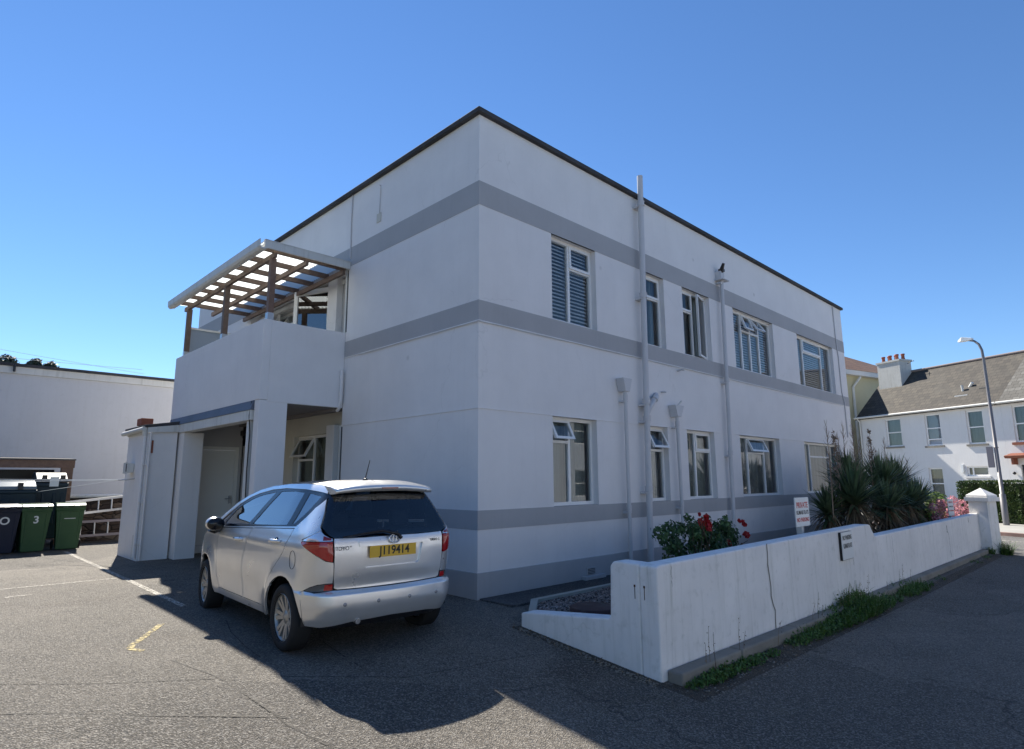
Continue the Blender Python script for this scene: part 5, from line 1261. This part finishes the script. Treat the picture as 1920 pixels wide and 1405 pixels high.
g = MB(); g.tube([(-.3, .35, .33), (-.62, .35, .30)], .025, 10); g.build('exhaust', M['metal'], car)
# ================================================================ PLANTS
def leafquad(b, c, n, u, l, w_, fold=0):
    c = Vector(c); u = u.normalized(); s = n.cross(u).normalized()
    b.add([c, c+u*l*.45+s*w_*.5+n*fold, c+u*l, c+u*l*.45-s*w_*.5+n*fold], [(0, 1, 2, 3)])
def rvec():
    while True:
        v = Vector((random.uniform(-1, 1), random.uniform(-1, 1), random.uniform(-1, 1)))
        if .05 < v.length < 1: return v.normalized()
def clumps(b, cs, n, l, w_, up_=.3):
    """leaves spread over a list of (centre, radius) clumps, most near the surface"""
    tot = sum(r**2 for _, r in cs)
    for c, r in cs:
        for i in range(int(n*r*r/tot)):
            v = rvec(); p = Vector(c)+Vector((v.x, v.y, v.z*.85))*r*random.uniform(.55, 1.05)
            nn = (v+Vector((0, 0, up_))+rvec()*.6).normalized(); leafquad(b, p, nn, nn.orthogonal()+rvec()*.4, l*random.uniform(.6, 1.2), w_*random.uniform(.7, 1.2), .006)
M['stalk'] = mat('dry_stalk', (.30, .22, .16), .8)
# yucca clump
yc = empty('yucca_plant', (8.6, -1.65, 0), label='big clump of spiky green yucca with brown dead skirts spilling over the low wall', cat='yucca')
YO = Vector((8.6, -1.65, 0))
heads = [((8.15, -1.85, .98), 1.15), ((10.4, -1.75, 1.22), 1.15), ((7.75, -1.5, .80), .78), ((9.2, -1.45, 1.34), 1.05), ((12.1, -1.60, 1.25), 1.1), ((9.6, -2.05, .85), .85), ((13.3, -1.75, .85), .95), ((11.3, -2.0, .85), .9)]
g = MB(); d = MB(); st = MB()
def blade(b, c, dr, L, wd, droop, seg=5):
    c = Vector(c); dr = dr.normalized(); s = dr.cross(Vector((0, 0, 1)))
    s = s.normalized() if s.length > .1 else Vector((1, 0, 0)); vs = []
    for i in range(seg+1):
        f = i/seg; p = c+dr*L*f+Vector((0, 0, -droop*L*f*f)); ww = wd*(1-.15*f if f < .55 else (1-f)*2.0+.02)*.5; ww = max(ww, .0015)
        vs += [p-s*ww, p+s*ww]
    b.add(vs, [(2*i, 2*i+1, 2*i+3, 2*i+2) for i in range(seg)], True)
for c, sc in heads:
    for i in range(int(250*sc)):
        az = random.uniform(0, 2*math.pi); el = R(random.choice([random.uniform(-20, 85), random.uniform(5, 80)])); dr = Vector((math.cos(az)*math.cos(el), math.sin(az)*math.cos(el), math.sin(el)))
        L = sc*random.uniform(.55, .84)*(1 if el > 0 else .85)
        blade(g, Vector(c)+dr*.05-Vector((0, 0, .10*random.random())), dr, L, .050*random.uniform(.8, 1.2), .10+.12*random.random()*(1-math.sin(max(el, 0))))
    for i in range(int(170*sc)):
        az = random.uniform(0, 2*math.pi); z = c[2]-.08-random.random()**.8*.65*sc
        blade(d, (c[0]+.10*math.cos(az), c[1]+.10*math.sin(az), z+.1), Vector((math.cos(az), math.sin(az), random.uniform(-1.6, .1))), sc*random.uniform(.35, .62), .035*random.uniform(.6, 1.1), random.uniform(.25, .7))
    st = MB(); st.tube([(c[0], c[1], -.05), (c[0]+.04, c[1], c[2]*.5), (c[0], c[1], c[2]-.03)], [.12, .10, .08], 8); rel(st, YO, 'trunk', M['stem'], yc)
rel(g, YO, 'leaves', M['yucca'], yc); rel(d, YO, 'dead_leaves', M['dead'], yc)
for (x, y, z0, h, dense) in ((7.9, -1.7, 1.1, 1.25, 1), (8.35, -1.6, 1.1, 1.15, 0), (9.0, -1.5, 1.2, 1.35, 0), (9.6, -1.6, 1.1, 1.15, 0), (10.55, -1.6, 1.4, 1.05, 1), (11.1, -1.5, 1.1, 1.0, 0), (12.4, -1.6, .9, .85, 1), (7.4, -1.7, .9, 1.0, 0), (8.65, -1.8, 1.1, 1.45, 0), (8.1, -1.5, 1.2, 1.3, 0), (9.3, -1.6, 1.3, 1.2, 0), (11.6, -1.6, 1.3, 1.0, 0), (13.4, -1.6, 1.0, .9, 0), (12.9, -1.6, .9, .95, 0), (10.0, -1.7, 1.0, 1.25, 0)):
    g = MB(); top = Vector((x+random.uniform(-.08, .08), y, z0+h)); b0 = Vector((x, y, z0-.2)); g.tube([b0, b0.lerp(top, .5)+Vector((.02, 0, 0)), top], [.012, .009, .003], 5)
    for i in range(38):
        f = random.uniform(.35, 1); p = b0.lerp(top, f); az = random.uniform(0, 2*math.pi); e = p+Vector((math.cos(az)*.20*(1.15-f), math.sin(az)*.20*(1.15-f), .10+.05*random.random())); g.tube([p, p.lerp(e, .6)+Vector((0, 0, -.01)), e], [.004, .003, .0015], 3, False)
        if dense:
            for k in range(4): q = p.lerp(e, random.random()*.6); leafquad(g, q, rvec(), rvec(), .055, .035)
    rel(g, YO, 'flower_stalk', M['stalk'], yc)
# rose bush
rb = empty('rose_bush', (2.6, -1.65, 0), label='dark leafy rose bush with a few red blooms showing above the low wall', cat='rose bush')
RO = Vector((2.6, -1.65, 0)); g = MB()
cs = [((2.15, -1.6, .45), .34), ((2.75, -1.65, .50), .36), ((3.25, -1.6, .42), .32), ((1.85, -1.6, .66), .20), ((2.45, -1.6, .74), .22), ((3.30, -1.6, .70), .20), ((1.75, -1.65, .35), .22), ((3.5, -1.6, .62), .16), ((3.15, -1.65, .80), .12), ((2.65, -1.6, .78), .14), ((1.62, -1.6, .78), .12), ((2.0, -1.55, .80), .12)]
cs += [((random.uniform(1.6, 3.6), random.uniform(-1.85, -1.5), random.uniform(.62, .95)), random.uniform(.05, .10)) for _ in range(14)]
clumps(g, [(c, r*(.8 if r > .15 else 1)) for c, r in cs], 3600, .066, .042); rel(g, RO, 'foliage', M['rose_leaf'], rb)
g = MB()
for i in range(16):
    a = Vector((2.5+random.uniform(-.3, .4), -1.65, 0)); e = Vector((random.uniform(1.55, 3.65), -1.65+random.uniform(-.25, .25), random.uniform(.55, .95))); g.tube([a, a.lerp(e, .5)+Vector((0, 0, .12)), e], [.012, .009, .004], 5)
rel(g, RO, 'stem', M['stem'], rb)
for (x, y, z, r) in ((2.50, -1.75, .93, .052), (2.44, -1.72, .87, .062), (2.56, -1.74, .86, .058), (2.49, -1.78, .81, .05), (3.64, -1.72, .80, .05), (3.55, -1.7, .84, .034), (3.66, -1.74, .64, .055), (3.0, -1.8, .58, .035), (2.38, -1.72, .98, .03)):
    g = MB(); c = Vector((x, y, z)); r *= .84
    for i in range(34):
        v = rvec(); leafquad(g, c+v*r*random.uniform(.2, .8), (v+rvec()*.4).normalized(), v.orthogonal()+rvec()*.5, r*1.25, r*1.1, r*.2)
    rel(g, RO, 'rose', M['rose'], rb)
for i in range(10):
    g = MB(); c = Vector((random.uniform(1.9, 3.6), -1.95, random.uniform(.4, .7)))
    for k in range(8): leafquad(g, c, rvec(), rvec(), .025, .02)
    rel(g, RO, 'withered_bloom', M['dead'], rb)
# hydrangea near the pillar
hy = empty('hydrangea_bush', (14.3, -1.7, 0), label='pink flowering hydrangea bush between the yucca and the pillar', cat='hydrangea')
HO = Vector((14.3, -1.7, 0)); g = MB()
clumps(g, [((13.2, -1.75, .30), .45), ((14.3, -1.75, .33), .48), ((15.4, -1.75, .30), .42), ((16.6, -1.6, .3), .45), ((13.8, -1.6, .6), .3), ((15.6, -1.7, .7), .35), ((15.0, -1.6, .9), .22), ((16.4, -1.5, .8), .3)], 2600, .12, .085)
rel(g, HO, 'foliage', M['hyd_leaf'], hy)
for i in range(20):
    x = [13.1, 13.5, 13.9, 13.3, 13.7, 14.2, 15.6, 15.9, 15.2, 14.6, 13.4, 13.9, 16.3, 16.7, 15.0, 14.1, 13.0, 14.5, 16.0, 15.4][i]; z = [.72, .80, .74, .55, .62, .78, .66, .58, .78, .55, .22, .3, .72, .5, .5, .45, .45, .3, .4, .85][i]; c = Vector((x, -2.12-.08*random.random(), z)); r = random.uniform(.11, .16); g = MB()
    for k in range(80): v = rvec(); leafquad(g, c+Vector((v.x, v.y, v.z*.8))*r*random.uniform(.8, 1.05), v, v.orthogonal()+rvec()*.5, .05, .045)
    rel(g, HO, 'flower_head', M['pink'], hy)
# clipped hedge across the road
hd = empty('hedge', HP(9.3, 4.0, -.34), label='clipped dark green hedge in front of the white house across the road', cat='hedge')
hd.rotation_euler = (0, 0, math.atan2(HD.y, HD.x)); g = MB()
for i in range(9000):
    f = random.choice('tfsfff'); x, y, z = random.uniform(-.95, 1.45), random.uniform(-.4, .4), random.uniform(.05, 1.62)
    n_ = {'t': Vector((0, 0, 1)), 'f': Vector((0, -1, 0)), 's': Vector((random.choice((-1, 1)), 0, 0))}[f]
    if f == 't': z = 1.62+.04*noise.noise((x*3, y*3, 0))
    if f == 'f': y = -.42+.06*noise.noise((x*3, z*3, 1))
    if f == 's': x = -.97 if n_.x < 0 else 1.47
    nn = (n_+rvec()*.9).normalized(); leafquad(g, (x, y, z), nn, nn.orthogonal()+rvec(), .07, .05, .004)
g.build('foliage', M['hedge'], hd)
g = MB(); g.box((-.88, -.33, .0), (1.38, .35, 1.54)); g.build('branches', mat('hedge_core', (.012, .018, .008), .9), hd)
# far trees beyond the white building
for (x, rr, zz, lb) in ((-.25, 1.3, 11.4, 'largest dark tree top showing over the white building at the far left'), (1.8, .62, 11.8, 'small dark tree top in the middle over the white building'), (2.9, .78, 11.5, 'rightmost dark tree top over the white building')):
    t = empty('far_tree', (x, 62, 0), label=lb, cat='tree', group='trees beyond the white building')
    g = MB(); clumps(g, [((0, 0, zz), rr*.8), ((rr*.5, 0, zz-.3), rr*.6), ((-rr*.55, .2, zz-.25), rr*.65), ((.1*rr, -.2, zz+.35*rr), rr*.5)], 1500, .30, .22); g.build('crown', M['dark_tree'], t)
    g = MB(); g.tube([(0, 0, -.3), (.1, 0, 6), (0, 0, zz)], [.3, .22, .1], 8)
    for k in range(5): a = k*1.3; g.tube([(0, 0, zz-2), (rr*.6*math.cos(a), rr*.6*math.sin(a), zz-.2)], [.08, .03], 6)
    g.build('trunk', M['stem'], t)
# weeds along the wall foot
def tuft(b, x, y, n, h, spread, leafy=.4):
    for i in range(n):
        a = random.uniform(0, 2*math.pi); r = spread*random.random()**.6; px, py = x+r*math.cos(a), y+r*math.sin(a)*.55
        if py > WY-.01: py = WY-.02-random.random()*.1
        z = gz(px, py)
        dr = Vector((random.gauss(0, .5), random.gauss(0, .5)-.1, 1)); L = h*random.uniform(.35, 1.1)
        blade(b, (px, py, z), dr, L, .008*random.uniform(.6, 1.5), random.uniform(.1, .5), 3)
        if random.random() < leafy:
            for k in range(3): nn = (Vector((0, 0, 1))+rvec()*.7).normalized(); leafquad(b, (px+random.gauss(0, .02), py+random.gauss(0, .02), z+L*random.uniform(.1, .6)), nn, nn.orthogonal()+rvec()*.5, .035, .022)
g = MB()
for (x, n, h, s) in ((-.25, 60, .07, .12), (-.05, 160, .09, .18), (.2, 120, .09, .2), (.55, 70, .08, .2), (.9, 60, .07, .18), (1.2, 80, .08, .2), (1.9, 180, .11, .26), (2.3, 260, .14, .30), (2.75, 280, .15, .32), (3.2, 300, .16, .34), (3.6, 320, .18, .34), (4.0, 620, .32, .36), (4.4, 620, .30, .36), (3.6, 400, .24, .36), (3.2, 300, .2, .36), (6.3, 300, .22, .36), (6.8, 260, .18, .36), (.05, 160, .12, .2), (.35, 140, .10, .22), (.75, 120, .1, .22), (4.2, 260, .2, .4), (5.0, 200, .16, .3), (2.5, 200, .12, .3), (3.0, 200, .14, .3), (4.85, 220, .16, .34), (5.4, 160, .14, .3), (6.1, 240, .16, .36), (6.7, 200, .14, .36), (7.3, 120, .10, .3), (8.4, 50, .08, .3), (11.8, 60, .1, .3), (13.0, 50, .1, .3), (14.0, 90, .3, .15)):
    tuft(g, x, WY-.20, n, h, s)
for (x, n) in ((4.1, 70), (4.3, 60), (4.6, 70), (3.8, 40)): tuft(g, x, WY-.06, n, .42, .15, .5)
tuft(g, 14.4, -3.28, 260, .5, .22, .5)
gr = g.build('grass', M['grass']); gr['kind'] = 'stuff'
# dry seed-headed stems against the wall
g = MB()
for x in [0.1, .16, .22, .75, .8, 1.55, 2.6, 2.75, 2.9, 3.5, 3.7, 3.9, 4.1, 4.3, 4.6, 4.8, 5.6, 6.2, 6.5, 7.0]:
    y = WY-.10-random.random()*.06; z = gz(x, y); h = random.uniform(.22, .42); dx = random.uniform(-.08, .08)
    g.tube([(x, y, z), (x+dx*.4, y, z+h*.6), (x+dx, y-.02, z+h)], [.0028, .002, .0012], 4, False)
    for k in range(7):
        q = Vector((x+dx*.8, y-.01, z+h*random.uniform(.45, 1))); leafquad(g, q, rvec(), rvec(), .02, .01)
gg_ = g.build('dry_weeds', M['dead']); gg_['kind'] = 'stuff'
# grit and litter at wall foot
g = MB()
for i in range(700):
    if random.random() < .5: x = random.uniform(-.4, 6); y = WY-.2-abs(random.gauss(0, .18)) 
    else:
        f = random.random(); y = -1.2-1.65*f; x = -.47-abs(random.gauss(0, .05))
    z = gz(x, y); r = random.uniform(.004, .012); g.ball((x, y, z+r*.4), (r*1.3, r, r*.6), 5, 3)
gt = g.build('grit', M['concrete']); gt['kind'] = 'stuff'
g = MB()
for i in range(380):
    if i % 2: f = random.random(); y = -1.1-1.75*f; x = -.46-abs(random.gauss(0, .06))
    else: x = random.uniform(-.4, 5); y = WY-.22-abs(random.gauss(0, .15))
    nn = (Vector((0, 0, 1))+rvec()*.4).normalized(); leafquad(g, (x, y, gz(x, y)+.006), nn, rvec(), random.uniform(.015, .04), random.uniform(.008, .02))
gl = g.build('fallen_leaves', M['dead']); gl['kind'] = 'stuff'

# pale houses behind and beside the camera: one mirrors in the car, the grey one is added to bounce light
def plain_house(name, loc, rz, L, D, H, label, wm='hcream'):
    t = empty(name, loc, rz, label=label, cat='house', group='cream houses mirrored in the glass')
    g = MB(); hl = [(x, x+1.0, z, z+1.3) for x in [1.2+2.6*i for i in range(int((L-1.5)/2.6))] for z in (.9, 3.5)]
    holed(g, 0, L, -.6, H, hl, lambda u, v, d: (u, d, v), .12); g.box((.01, .6, -.6), (L-.01, D, H)); g.build('wall', M[wm], t)
    g = MB(); g.prism([(-.2, -.4, H), (-.2, D/2, H+2.2), (-.2, D+.4, H)], (L+.4, 0, 0)); g.build('roof', M['tiles2'], t)
    for a, c, z0, z1 in hl: win(t, lambda u, v, d, a=a, z0=z0: (a+u, d, z0+v), c-a, z1-z0, [(0, 1, [(0, .5, FX, 0), (.5, 1, FX, 0)])], None)
M['palegrey'] = painted('pale_grey_render', (.42, .45, .50))
M['tiles2'] = painted('roof_brown', (.12, .08, .06), var=.2)
plain_house('offscreen_house', (-14.5, -4.5, 0), R(90), 20, 7, 5.2, 'cream house with brown roof mirrored in the side windows of the silver car')
plain_house('offscreen_house', (44, -13.5, -.3), R(180), 50, 7, 5.2, 'unseen pale grey house added to bounce light onto the flats and fill their window reflections', 'palegrey')
